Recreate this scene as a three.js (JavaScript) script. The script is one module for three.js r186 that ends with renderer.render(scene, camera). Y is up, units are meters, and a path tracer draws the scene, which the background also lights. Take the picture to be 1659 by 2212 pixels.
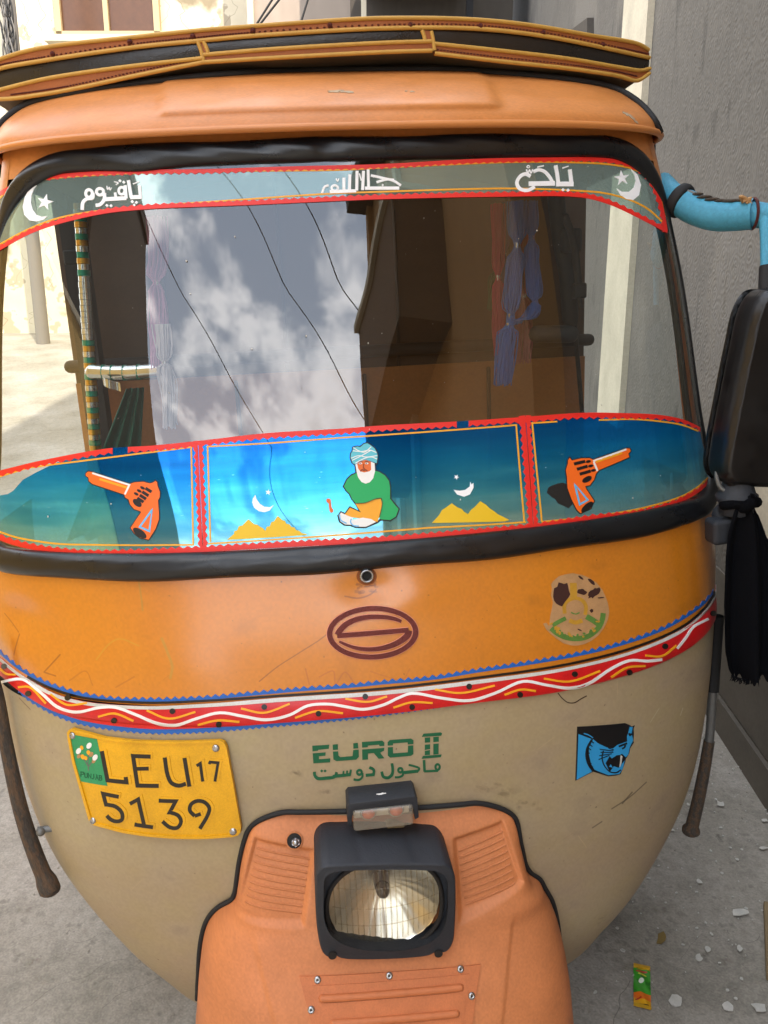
import * as THREE from 'three';
import { mergeGeometries, mergeVertices, toCreasedNormals } from 'three/addons/utils/BufferGeometryUtils.js';
import { RoundedBoxGeometry } from 'three/addons/geometries/RoundedBoxGeometry.js';

// ---------------------------------------------------------------- camera, sky, sun, exposure
const scene = new THREE.Scene();
const EYE = new THREE.Vector3(0, 1.45, 0), PITCH = 14 * Math.PI / 180, FOCAL = 1700;   // focal length in units of a 1659 x 2212 picture
const camera = new THREE.PerspectiveCamera(2 * Math.atan(1106 / FOCAL) * 180 / Math.PI, 1659 / 2212, 0.05, 400);
camera.position.copy(EYE); camera.rotation.x = -PITCH;
const renderer = new THREE.WebGLRenderer({ antialias: true });
renderer.toneMapping = THREE.LinearToneMapping;
renderer.toneMappingExposure = 2.75;
renderer.shadowMap.enabled = true;
const sunDir = new THREE.Vector3(0.42, 1.0, 0.84).normalize();
// computed daylight sky: pale blue air with broken soft cloud all round
function skyHash(i, j, s) { let n = (Math.imul(i, 374761393) + Math.imul(j, 668265263) + Math.imul(s, 1274126177)) | 0; n = Math.imul(n ^ (n >>> 13), 1274126177); return ((n ^ (n >>> 16)) >>> 0) / 4294967296; }
function skyNoise(x, y, s) { const i = Math.floor(x), j = Math.floor(y), f = x - i, g = y - j, u = f * f * (3 - 2 * f), v = g * g * (3 - 2 * g), a = skyHash(i, j, s), b = skyHash(i + 1, j, s), c = skyHash(i, j + 1, s), d = skyHash(i + 1, j + 1, s); return a + (b - a) * u + (c - a) * v + (a - b - c + d) * u * v; }
function skyTexture() {
  const W = 2560, H = 1280, d = new Float32Array(W * H * 4), ss = (a, b, x) => { const t = Math.min(1, Math.max(0, (x - a) / (b - a))); return t * t * (3 - 2 * t); };
  for (let r = 0; r < H; r++) { const el = ((r + 0.5) / H - 0.5) * Math.PI, y = Math.sin(el), ce = Math.cos(el);
    for (let q = 0; q < W; q++) { const az = ((q + 0.5) / W - 0.5) * 2 * Math.PI, o = (r * W + q) * 4; let R = 0.5, G = 0.5, B = 0.5;
      if (y > 0) { const k = 5.2 / (y + 0.2), x = Math.cos(az) * ce * k, z = Math.sin(az) * ce * k; let n = 0, a = 0.5, f = 1; for (let m = 0; m < 6; m++) { n += a * skyNoise(x * f + m * 17.3, z * f - m * 9.1, m); a *= 0.56; f *= 2.07; }
        n /= 1.096; const c = ss(0.40, 0.66, n), hz = Math.exp(-y * 2.4), core = ss(0.6, 0.85, n);
        const air = [0.46 + 0.8 * hz, 0.58 + 0.74 * hz, 0.80 + 0.6 * hz], cl = 1.95 - 0.5 * core; R = air[0] + (cl - air[0]) * c; G = air[1] + (cl * 1.0 - air[1]) * c; B = air[2] + (cl * 1.02 - air[2]) * c; }
      d[o] = R; d[o + 1] = G; d[o + 2] = B; d[o + 3] = 1; } }
  const t = new THREE.DataTexture(d, W, H, THREE.RGBAFormat, THREE.FloatType); t.mapping = THREE.EquirectangularReflectionMapping; t.magFilter = t.minFilter = THREE.LinearFilter; t.needsUpdate = true; return t;
}
scene.background = skyTexture(); scene.environment = scene.background;
const sun = new THREE.DirectionalLight(0xfff0dc, 3);
sun.position.copy(sunDir).multiplyScalar(40); sun.castShadow = true; sun.shadow.radius = 1;
sun.shadow.mapSize.set(4096, 4096);
Object.assign(sun.shadow.camera, { left: -25, right: 25, top: 25, bottom: -25, near: 1, far: 120 });
scene.add(sun, sun.target);

// ---------------------------------------------------------------- small helpers
const V3 = (x, y, z) => new THREE.Vector3(x, y, z);
let seedState = 7;
const rnd = () => { seedState = (seedState * 1664525 + 1013904223) >>> 0; return seedState / 4294967296; };
const range = (a, b) => a + (b - a) * rnd();
const lerp = (a, b, t) => a + (b - a) * t, clamp = (x, a, b) => Math.min(b, Math.max(a, x));
const smooth = (a, b, x) => { const t = clamp((x - a) / (b - a), 0, 1); return t * t * (3 - 2 * t); };
const usedNames = new Map();
function numbered(name) { const n = usedNames.get(name) ?? 0; usedNames.set(name, n + 1); return n ? name + '_' + String(n).padStart(3, '0') : name; }
function part(name, geometry, material, parent, label) {
  const m = new THREE.Mesh(geometry, material); m.name = name; m.castShadow = m.receiveShadow = true;
  if (label) m.userData.label = label;
  parent.add(m); return m;
}
function group(name, parent, label) { const g = new THREE.Group(); g.name = name; if (label) g.userData.label = label; parent.add(g); return g; }
function thing(o, name, label, category, grp) {
  o.name = numbered(name); o.userData.label = label; o.userData.category = category; if (grp) o.userData.group = grp;
  scene.add(o); return o;
}
function struct(name, geometry, material) { const m = part(name, geometry, material, scene); m.userData.kind = 'structure'; return m; }
function merge(list) { return mergeGeometries(list.map((g) => { const q = g.index ? g.toNonIndexed() : g.clone(); for (const k of Object.keys(q.attributes)) if (!['position', 'normal', 'uv'].includes(k)) q.deleteAttribute(k); if (!q.attributes.uv) q.setAttribute('uv', new THREE.BufferAttribute(new Float32Array(q.attributes.position.count * 2), 2)); return q; })); }
function box(w, h, d, x, y, z) { return new THREE.BoxGeometry(w, h, d).translate(x, y, z); }
function rbox(w, h, d, r, x = 0, y = 0, z = 0) { return new RoundedBoxGeometry(w, h, d, 3, r).translate(x, y, z); }
function tube(points, radius, seg = 40, rad = 8, closed = false) { return new THREE.TubeGeometry(new THREE.CatmullRomCurve3(points, closed, 'centripetal'), seg, radius, rad, closed); }
function capped(points, radius, seg = 40, rad = 10) {
  const a = points[0], b = points[points.length - 1];
  return merge([tube(points, radius, seg, rad), new THREE.SphereGeometry(radius, rad, 6).translate(a.x, a.y, a.z), new THREE.SphereGeometry(radius, rad, 6).translate(b.x, b.y, b.z)]);
}
function gridMesh(nu, nv, f, uvf) {   // f(i/nu, j/nv) -> Vector3
  const p = [], uv = [], ix = [];
  for (let j = 0; j <= nv; j++) for (let i = 0; i <= nu; i++) { const v = f(i / nu, j / nv); p.push(v.x, v.y, v.z); const t = uvf ? uvf(i / nu, j / nv, v) : [i / nu, j / nv]; uv.push(t[0], t[1]); }
  for (let j = 0; j < nv; j++) for (let i = 0; i < nu; i++) { const a = j * (nu + 1) + i, b = a + 1, c = a + nu + 1, d = c + 1; ix.push(a, b, d, a, d, c); }
  const g = new THREE.BufferGeometry(); g.setIndex(ix); g.setAttribute('position', new THREE.Float32BufferAttribute(p, 3)); g.setAttribute('uv', new THREE.Float32BufferAttribute(uv, 2)); g.computeVertexNormals(); return g;
}

// ---------------------------------------------------------------- the rickshaw's frame: x to its left-hand side in the picture's right, y up, z forward
const rickshaw = new THREE.Group();
const NOSE = V3(0.0075, 0.85, -1.13);
{ const yaw = 6.54 * Math.PI / 180, roll = 2.65 * Math.PI / 180;
  rickshaw.rotation.set(0, yaw, roll, 'YXZ'); rickshaw.updateMatrix();
  rickshaw.position.copy(NOSE).sub(V3(0, 0.85, 0).applyEuler(rickshaw.rotation)); rickshaw.updateMatrix(); }
const toCab = rickshaw.matrix.clone().invert();
// survey: where the sight line through a measured point of the photograph meets a surface of the vehicle
const eyeCab = EYE.clone().applyMatrix4(toCab);
function sight(px, py) { return V3((px - 829.5) / FOCAL, -(py - 1106) / FOCAL, -1).applyAxisAngle(V3(1, 0, 0), -PITCH); }
function sightCab(px, py) { return sight(px, py).transformDirection(toCab); }
function cabAt(px, py, z) { const d = sightCab(px, py); return eyeCab.clone().addScaledVector(d, (z - eyeCab.z) / d.z); }          // on the plane z of the vehicle's frame
function worldAt(px, py, axis, value) { const d = sight(px, py); return EYE.clone().addScaledVector(d, (value - EYE[axis]) / d[axis]); }

function table(hs) {   // cubic interpolation of values given at heights
  return (vs) => { const n = hs.length, m = vs.map((_, i) => { const a = Math.max(0, i - 1), b = Math.min(n - 1, i + 1); return (vs[b] - vs[a]) / (hs[b] - hs[a]); });
    return (h) => { const hc = clamp(h, hs[0], hs[n - 1]); let i = 0; while (i < n - 2 && hc > hs[i + 1]) i++;
      const w = hs[i + 1] - hs[i], t = (hc - hs[i]) / w, t2 = t * t, t3 = t2 * t;
      const r = (2 * t3 - 3 * t2 + 1) * vs[i] + (t3 - 2 * t2 + t) * w * m[i] + (-2 * t3 + 3 * t2) * vs[i + 1] + (t3 - t2) * w * m[i + 1];
      return r + (h < hs[0] ? (h - hs[0]) * m[0] : 0) + (h > hs[n - 1] ? (h - hs[n - 1]) * m[n - 1] : 0); }; };
}
class Skin {   // a curved panel z(x, h) of the vehicle; rows of heights with front z, half width and depth of curve
  constructor(hs, zf, a, b, n, extra) { const T = table(hs); this.zf = T(zf); this.a = T(a); this.b = T(b); this.n = n; this.extra = extra; }
  base(x, h) { const A = Math.max(this.a(h), 0.05), B = this.b(h), n = this.n, r = Math.abs(x) / A, rc = Math.min(r, 0.9995);
    return this.zf(h) - B * (1 - Math.pow(1 - Math.pow(rc, n), 1 / n)) - Math.max(r - 0.9995, 0) * A * 6; }
  z(x, h) { return this.base(x, h) + (this.extra ? this.extra(x, h) : 0); }
  normal(x, h) { const A = this.a(h), lim = A * 0.998; x = clamp(x, -lim, lim); const e = 0.0015, dx = (this.z(x + e, h) - this.z(x - e, h)) / (2 * e), dh = (this.z(x, h + e) - this.z(x, h - e)) / (2 * e); return V3(-dx, -dh, 1).normalize(); }
  at(x, h, off = 0) { const p = V3(x, h, this.z(x, h)); return off ? p.addScaledVector(this.normal(x, h), off) : p; }
  hit(px, py) { const d = sightCab(px, py), g = (t) => { const p = eyeCab.clone().addScaledVector(d, t); return p.z - this.z(p.x, p.y); };
    let lo = 0.5, hi = 0, best = 9, bt = 1; for (let t = 0.5; t < 3; t += 0.015) { const v = g(t); if (v < best) { best = v; bt = t; } if (v < 0) { hi = t; break; } lo = t; }
    if (!hi) { const p = eyeCab.clone().addScaledVector(d, bt); return [p.x, p.y]; }
    for (let i = 0; i < 24; i++) { const m = (lo + hi) / 2; if (g(m) > 0) lo = m; else hi = m; }
    const p = eyeCab.clone().addScaledVector(d, hi); return [p.x, p.y]; }
}
// dents knocked into the sheet metal
const dents = [[-0.60, 0.985, 0.05, 0.035, -0.012], [-0.52, 0.955, 0.05, 0.05, -0.006], [-0.60, 0.925, 0.03, 0.03, 0.005], [-0.02, 1.03, 0.045, 0.022, -0.006], [0.06, 1.02, 0.05, 0.03, 0.0035], [-0.33, 0.95, 0.15, 0.06, 0.003]];
const body = new Skin([.22, .35, .5, .65, .85, 1.05, 1.25, 1.5, 1.75], [-.045, .01, .022, .022, .001, -.059, -.135, -.206, -.26],
  [.466, .535, .633, .686, .722, .714, .66, .624, .572], [.22, .26, .325, .382, .427, .35, .212, .154, .133], 2.25,
  (x, h) => { if (h < 0.86 || h > 1.08) return 0; let s = 0; for (const [cx, ch, rx, rh, d] of dents) s += d * Math.exp(-(((x - cx) / rx) ** 2) - (((h - ch) / rh) ** 2)); return s; });

// ---------------------------------------------------------------- procedural textures and materials
function hash2(i, j, s) { let n = (Math.imul(i, 374761393) + Math.imul(j, 668265263) + Math.imul(s, 1274126177)) | 0; n = Math.imul(n ^ (n >>> 13), 1274126177); return ((n ^ (n >>> 16)) >>> 0) / 4294967296; }
function vnoise(x, y, p, s) { const i = Math.floor(x), j = Math.floor(y), f = x - i, g = y - j, u = f * f * (3 - 2 * f), v = g * g * (3 - 2 * g), m = (a) => ((a % p) + p) % p;
  return lerp(lerp(hash2(m(i), m(j), s), hash2(m(i + 1), m(j), s), u), lerp(hash2(m(i), m(j + 1), s), hash2(m(i + 1), m(j + 1), s), u), v); }
function fbm(u, v, f, oct, s) { let a = 0.5, r = 0, t = 0; for (let k = 0; k < oct; k++) { r += a * vnoise(u * f, v * f, f, s + k); t += a; a *= 0.55; f *= 2; } return r / t; }   // tiles over u, v in 0..1
function dataTex(size, f, srgb = true) {
  const d = new Uint8Array(size * size * 4);
  for (let j = 0; j < size; j++) for (let i = 0; i < size; i++) { const c = f(i / size, j / size), o = (j * size + i) * 4; d[o] = clamp(c[0], 0, 1) * 255; d[o + 1] = clamp(c[1], 0, 1) * 255; d[o + 2] = clamp(c[2], 0, 1) * 255; d[o + 3] = 255; }
  const t = new THREE.DataTexture(d, size, size); t.wrapS = t.wrapT = THREE.RepeatWrapping; t.magFilter = THREE.LinearFilter; t.minFilter = THREE.LinearMipmapLinearFilter; t.generateMipmaps = true; if (srgb) t.colorSpace = THREE.SRGBColorSpace; t.needsUpdate = true; return t;
}
function scaled(t, sx, sy = sx) { const c = t.clone(); c.repeat.set(sx, sy); c.needsUpdate = true; return c; }
const grime = dataTex(512, (u, v) => { const a = fbm(u, v, 5, 6, 3), b = vnoise(u * 128, v * 128, 128, 9); const k = 0.84 + 0.18 * a + 0.06 * (b - 0.5); return [k, k, k]; });
const grainBump = dataTex(512, (u, v) => { const a = fbm(u, v, 64, 3, 21); return [a, a, a]; }, false);
const roughMap = dataTex(512, (u, v) => { const a = fbm(u, v, 8, 5, 33); const k = 0.62 + 0.6 * (a - 0.25); return [k, k, k]; }, false);
const rustTex = dataTex(256, (u, v) => { const a = fbm(u, v, 7, 5, 301), b = fbm(u, v, 30, 3, 307), t = smooth(0.42, 0.6, a), k = 0.8 + 0.4 * b; return [lerp(0.27, 0.36, t) * k, lerp(0.245, 0.285, t) * k, lerp(0.22, 0.215, t) * k]; });
const lin = (hex) => new THREE.Color(hex);
function mat(color, roughness = 0.6, metalness = 0, more = {}) { return new THREE.MeshStandardMaterial({ color: lin(color), roughness, metalness, side: THREE.DoubleSide, ...more }); }
function phys(color, roughness, metalness, more = {}) { return new THREE.MeshPhysicalMaterial({ color: lin(color), roughness, metalness, side: THREE.DoubleSide, ...more }); }
function canvasTex(w, h, draw, srgb = true) { const c = document.createElement('canvas'); c.width = w; c.height = h; draw(c.getContext('2d'), w, h); const t = new THREE.CanvasTexture(c); if (srgb) t.colorSpace = THREE.SRGBColorSpace; t.magFilter = THREE.LinearFilter; t.anisotropy = 8; return t; }
const M = {
  black: mat('#0d0d0f', 0.55, 0, { map: scaled(grime, 3), roughnessMap: scaled(roughMap, 4) }),
  rubber: phys('#15171a', 0.42, 0, { map: scaled(grime, 4), roughnessMap: scaled(roughMap, 5), specularIntensity: 1 }),
  darkRubber: mat('#1b1c1e', 0.75, 0, { map: scaled(grime, 6) }),
  bezel: mat('#2b2f36', 0.6, 0, { map: scaled(grime, 5), bumpMap: scaled(grainBump, 6), bumpScale: 0.0003 }),
  fender: mat('#d0824f', 0.58, 0, { map: scaled(grime, 3), bumpMap: scaled(grainBump, 5), bumpScale: 0.00025 }),
  fenderPanel: mat('#cc7847', 0.6, 0, { map: scaled(grime, 5) }),
  roof: mat('#d68a49', 0.5, 0, { map: scaled(grime, 2), roughnessMap: scaled(roughMap, 3) }),
  roofDark: mat('#8a431c', 0.6, 0, { map: scaled(grime, 2) }),
  red: phys('#d81a1e', 0.35, 0, { map: scaled(grime, 6) }),
  redTape: mat('#e0281e', 0.45),
  blueTape: mat('#1a5fb4', 0.45),
  white: mat('#e9e9e6', 0.45),
  whiteTrim: mat('#d3d2ca', 0.4, 0, { map: scaled(grime, 6) }),
  yellow: mat('#eda51c', 0.45),
  mustard: mat('#e3bb18', 0.5),
  dot: mat('#17130f', 0.4),
  silver: mat('#f4f5f7', 0.4),
  green: mat('#0a5a38', 0.7),
  greenCloth: mat('#14a55a', 0.5),
  orange: mat('#f06a18', 0.45),
  skin: mat('#dd6a26', 0.5),
  turban: mat('#5fc0cf', 0.5),
  lightBlue: mat('#5fb4e6', 0.5),
  beastBlue: mat('#2f97d3', 0.42),
  ink: mat('#0c0d12', 0.5),
  maroon: mat('#6d231b', 0.55, 0, { bumpMap: scaled(grainBump, 14), bumpScale: 0.0012, map: scaled(grime, 12) }),
  pinkEdge: mat('#d98a6a', 0.5),
  plate: phys('#e9ae10', 0.42, 0, { map: scaled(grime, 5) }),
  plateGreen: mat('#2a9a62', 0.5, 0, { map: scaled(grime, 5) }),
  steel: mat('#a9aaac', 0.35, 0.9, { roughnessMap: scaled(roughMap, 8) }),
  rust: mat('#ffffff', 0.85, 0, { map: scaled(rustTex, 3, 2), bumpMap: scaled(grainBump, 3), bumpScale: 0.0012 }),
  tubeGrey: mat('#7a7b79', 0.55, 0.5, { map: scaled(grime, 8) }),
  piping: mat('#d0a24a', 0.6, 0, { map: scaled(grime, 9) }),
  tan: mat('#a8602c', 0.65, 0, { map: scaled(grime, 5) }),
  vinyl: phys('#26221f', 0.42, 0, { map: scaled(grime, 4), roughnessMap: scaled(roughMap, 4), bumpMap: scaled(grime, 4), bumpScale: 0.0014 }),
  canvasCloth: mat('#5d5443', 0.85, 0, { map: scaled(grime, 4) }),
  pipeBlue: mat('#4ba3c4', 0.5, 0, { map: scaled(grime, 7), bumpMap: scaled(grime, 12), bumpScale: 0.0015 }),
  chipPaint: mat('#b9a488', 0.7, 0, { map: scaled(grime, 20) }),
  lining: mat('#3c4038', 0.6, 0, { map: scaled(grime, 5) }),
  seat: mat('#a0652f', 0.7, 0, { map: scaled(grime, 2) }),
  cabDark: mat('#46311f', 0.8, 0, { map: scaled(grime, 2) }),
  cabBlack: mat('#1c1815', 0.8, 0, { map: scaled(grime, 2) }),
};

// ---------------------------------------------------------------- flat shapes measured in the photograph and laid on the vehicle's skin
const view = (ox, oy, k) => (...pts) => pts.map(([x, y]) => [ox + x * k, oy + y * k]);    // readings taken on an enlarged part of the photograph
function curve(pts, n = 12, closed = false) { const c = new THREE.CatmullRomCurve3(pts.map(([x, y]) => V3(x, y, 0)), closed, 'centripetal'); return c.getPoints((pts.length - (closed ? 0 : 1)) * n).slice(0, closed ? -1 : undefined).map((p) => [p.x, p.y]); }
function strokeOutline(pts, w, w1) {   // outline of a line drawn with width w (to w1), mitred, in the units of pts
  const L = [], R = [], n = pts.length;
  for (let i = 0; i < n; i++) {
    const a = pts[Math.max(0, i - 1)], b = pts[Math.min(n - 1, i + 1)], p = pts[i];
    let d1 = [p[0] - a[0], p[1] - a[1]], d2 = [b[0] - p[0], b[1] - p[1]]; const l1 = Math.hypot(...d1) || 0, l2 = Math.hypot(...d2) || 0;
    if (!l1) d1 = d2; if (!l2) d2 = d1; const q1 = Math.hypot(...d1) || 1, q2 = Math.hypot(...d2) || 1;
    const n1 = [-d1[1] / q1, d1[0] / q1], n2 = [-d2[1] / q2, d2[0] / q2]; let m = [n1[0] + n2[0], n1[1] + n2[1]]; const ml = Math.hypot(...m) || 1; m = [m[0] / ml, m[1] / ml];
    const c = Math.max(0.45, m[0] * n1[0] + m[1] * n1[1]), hw = (w1 === undefined ? w : lerp(w, w1, i / (n - 1))) / 2 / c;
    L.push([p[0] + m[0] * hw, p[1] + m[1] * hw]); R.push([p[0] - m[0] * hw, p[1] - m[1] * hw]);
  }
  return L.concat(R.reverse());
}
function ellipsePts(cx, cy, rx, ry, rot = 0, n = 28, a0 = 0, a1 = Math.PI * 2) { const o = []; for (let i = 0; i < n; i++) { const t = a0 + (a1 - a0) * i / (a1 - a0 > 6.28 ? n : n - 1), x = Math.cos(t) * rx, y = Math.sin(t) * ry; o.push([cx + x * Math.cos(rot) - y * Math.sin(rot), cy + x * Math.sin(rot) + y * Math.cos(rot)]); } return o; }
function subdivide(pos, tri, L) {   // split every edge longer than L, neighbours alike
  for (let pass = 0; pass < 9; pass++) {
    const mid = new Map(), out = []; let any = false;
    const len = (a, b) => Math.hypot(pos[a][0] - pos[b][0], pos[a][1] - pos[b][1]);
    const m = (a, b) => { const k = a < b ? a + '_' + b : b + '_' + a; if (!mid.has(k)) { mid.set(k, pos.length); pos.push([(pos[a][0] + pos[b][0]) / 2, (pos[a][1] + pos[b][1]) / 2]); } return mid.get(k); };
    for (const [a, b, c] of tri) {
      const s = [len(a, b) > L, len(b, c) > L, len(c, a) > L], k = s[0] + s[1] + s[2]; if (!k) { out.push([a, b, c]); continue; } any = true;
      const ab = s[0] && m(a, b), bc = s[1] && m(b, c), ca = s[2] && m(c, a);
      if (k === 3) out.push([a, ab, ca], [ab, b, bc], [ca, bc, c], [ab, bc, ca]);
      else if (k === 1) { if (s[0]) out.push([a, ab, c], [ab, b, c]); else if (s[1]) out.push([a, b, bc], [a, bc, c]); else out.push([a, b, ca], [ca, b, c]); }
      else if (!s[0]) out.push([c, ca, bc], [ca, a, bc], [a, b, bc]); else if (!s[1]) out.push([a, ab, ca], [ab, b, ca], [b, c, ca]); else out.push([b, bc, ab], [ab, bc, a], [a, bc, c]);
    }
    tri = out; if (!any) break;
  }
  return tri;
}
// a slab of the given thickness (off0 below, off1 above) on a skin: outline and holes in the skin's own x, h
function slab(skin, outline, holes = [], off1 = 0.0008, off0 = 0.0001, L = 0.02, dome = null) {
  let P = outline.map((p) => new THREE.Vector2(p[0], p[1])); if (THREE.ShapeUtils.area(P) < 0) P.reverse();
  const H = holes.map((h) => { const q = h.map((p) => new THREE.Vector2(p[0], p[1])); if (THREE.ShapeUtils.area(q) > 0) q.reverse(); return q; });
  const faces = THREE.ShapeUtils.triangulateShape(P, H), all = [...P, ...H.flat()], pos = all.map((p) => [p.x, p.y]);
  const tri = subdivide(pos, faces.map((f) => [...f]), L);
  const p = [], nn = [], uv = [], ix = [];
  for (const [x, h] of pos) { const n = skin.normal(x, h), v = skin.at(x, h).addScaledVector(n, off1 + (dome ? dome(x, h) : 0)); p.push(v.x, v.y, v.z); nn.push(n.x, n.y, n.z); uv.push(x, h); }
  for (const t of tri) { const [a, b, c] = t.map((i) => pos[i]); const ar = (b[0] - a[0]) * (c[1] - a[1]) - (c[0] - a[0]) * (b[1] - a[1]); if (ar >= 0) ix.push(...t); else ix.push(t[0], t[2], t[1]); }
  if (off1 - off0 > 0.00035) for (const loop of [P, ...H]) {
    const pts = []; for (let i = 0; i < loop.length; i++) { const a = loop[i], b = loop[(i + 1) % loop.length], k = Math.max(1, Math.ceil(a.distanceTo(b) / L)); for (let j = 0; j < k; j++) pts.push([lerp(a.x, b.x, j / k), lerp(a.y, b.y, j / k)]); }
    for (let i = 0; i < pts.length; i++) {
      const a = pts[i], b = pts[(i + 1) % pts.length], o = p.length / 3, na = skin.normal(...a), nb = skin.normal(...b);
      const v = [skin.at(...a).addScaledVector(na, off0), skin.at(...b).addScaledVector(nb, off0), skin.at(...b).addScaledVector(nb, off1 + (dome ? dome(...b) : 0)), skin.at(...a).addScaledVector(na, off1 + (dome ? dome(...a) : 0))];
      const fn = v[1].clone().sub(v[0]).cross(v[3].clone().sub(v[0])).normalize();
      for (let q = 0; q < 4; q++) { p.push(v[q].x, v[q].y, v[q].z); nn.push(fn.x, fn.y, fn.z); const s = q === 0 || q === 3 ? a : b; uv.push(s[0], s[1]); }
      ix.push(o, o + 1, o + 2, o, o + 2, o + 3);
    }
  }
  const g = new THREE.BufferGeometry(); g.setIndex(ix); g.setAttribute('position', new THREE.Float32BufferAttribute(p, 3)); g.setAttribute('normal', new THREE.Float32BufferAttribute(nn, 3)); g.setAttribute('uv', new THREE.Float32BufferAttribute(uv, 2)); return g;
}
const onto = (skin, pts) => pts.map(([x, y]) => skin.hit(x, y));
function fill(skin, pts, off = 0.0008, off0, holes = [], L) { return slab(skin, onto(skin, pts), holes.map((h) => onto(skin, h)), off, off0, L); }
function stroke(skin, pts, w, off = 0.0008, off0, w1) { return slab(skin, onto(skin, strokeOutline(pts, w, w1)), [], off, off0); }
// a band between two lines (both read left to right); side 'lower' or 'upper' gets saw teeth
function toothed(top, bottom, pitch, depth, which) {
  const resample = (l, n) => { const d = [0]; for (let i = 1; i < l.length; i++) d.push(d[i - 1] + Math.hypot(l[i][0] - l[i - 1][0], l[i][1] - l[i - 1][1])); const T = d[d.length - 1]; const o = []; for (let k = 0; k <= n; k++) { const s = T * k / n; let i = 1; while (i < l.length - 1 && d[i] < s) i++; const t = (s - d[i - 1]) / (d[i] - d[i - 1] || 1); o.push([lerp(l[i - 1][0], l[i][0], t), lerp(l[i - 1][1], l[i][1], t)]); } return [o, T]; };
  const n0 = Math.max(4, Math.round(resample(bottom, 4)[1] / pitch)) * 2, [b] = resample(bottom, n0), [t] = resample(top, n0);
  const tooth = (l, other) => l.map((p, i) => { if (i % 2 === 0) return p; const q = other[i], d = Math.hypot(q[0] - p[0], q[1] - p[1]) || 1; return [p[0] + (q[0] - p[0]) / d * depth, p[1] + (q[1] - p[1]) / d * depth]; });
  return [...(which === 'upper' ? tooth(t, b) : t), ...(which === 'lower' ? tooth(b, t) : b).slice().reverse()];
}

// ================================================================ THE RICKSHAW: shell, glass, roof
thing(rickshaw, 'auto_rickshaw', 'orange and cream three-wheeled auto rickshaw with painted stickers, parked beside the grey wall', 'rickshaw');
const shellPoint = (u, h, skin = body) => {   // u in -1..1 across the front, beyond that back along the side
  const s = Math.sign(u), k = Math.min(1, Math.abs(u)), A = skin.a(h), x = s * A * Math.min(0.9995, Math.sin(k * Math.PI / 2));
  const p = V3(x, h, skin.z(x, h)), t = Math.abs(u) - 1; if (t > 0) { p.z -= t; p.x += s * 0.01 * Math.min(1, t * 8); } return p;
};
const shellGrid = (h0, h1, nu, nv, back = 0.3, skin = body) => gridMesh(nu, nv, (i, j) => shellPoint(lerp(-1 - back, 1 + back, i), lerp(h0, h1, j), skin), (i, j, v) => [v.x / 1.5 + 0.5, (v.y - 0.2) / 0.9]);
const uvOf = (x, h) => [(x / 1.5 + 0.5), (h - 0.2) / 0.9];
// paint: one picture over x -0.75..0.75 and h 0.2..1.1, for both colours of the shell
function paintTex(base, marks, seed) {
  return canvasTex(2048, 1228, (c, w, h) => {
    const im = c.createImageData(w, h), d = im.data;
    for (let y = 0; y < h; y++) for (let x = 0; x < w; x++) {
      const u = x / w, v = y / h, a = fbm(u, v, 6, 5, seed), b = vnoise(u * 400, v * 240, 400, seed + 7), e = fbm(u, v, 24, 3, seed + 11), k = 1 + (a - 0.5) * 0.07 + (b - 0.5) * 0.05 + (e > 0.7 ? -(e - 0.7) * 0.35 : 0), o = (y * w + x) * 4;
      d[o] = clamp(base[0] * k, 0, 255); d[o + 1] = clamp(base[1] * k * (1 + (a - 0.5) * 0.06), 0, 255); d[o + 2] = clamp(base[2] * k * (1 + (e - 0.5) * 0.12), 0, 255); d[o + 3] = 255;
    }
    c.putImageData(im, 0, 0);
    const at = (px, py) => { const [x, hh] = body.hit(px, py), t = uvOf(x, hh); return [t[0] * w, (1 - t[1]) * h]; };
    c.lineCap = 'round'; c.lineJoin = 'round';
    marks(c, at, (pts, style, width) => { c.strokeStyle = style; c.lineWidth = width; c.beginPath(); pts.forEach(([x, y], i) => { const q = at(x, y); i ? c.lineTo(...q) : c.moveTo(...q); }); c.stroke(); });
    for (let i = 0; i < 260; i++) { const x = rnd() * w, y = rnd() * h; c.fillStyle = `rgba(50,30,15,${0.12 + 0.3 * rnd()})`; c.beginPath(); c.ellipse(x, y, 0.8 + 2.2 * rnd() * rnd(), 0.8 + 1.4 * rnd(), rnd() * 3, 0, 6.3); c.fill(); }
    for (let i = 0; i < 60; i++) { const x = rnd() * w, y = rnd() * h, l = 10 + 40 * rnd(), a = rnd() * 6; c.strokeStyle = `rgba(${rnd() < 0.5 ? '60,35,18' : '225,190,140'},${0.08 + 0.16 * rnd()})`; c.lineWidth = 0.7 + rnd(); c.beginPath(); c.moveTo(x, y); c.lineTo(x + Math.cos(a) * l, y + Math.sin(a) * l); c.stroke(); }
  });
}
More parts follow.
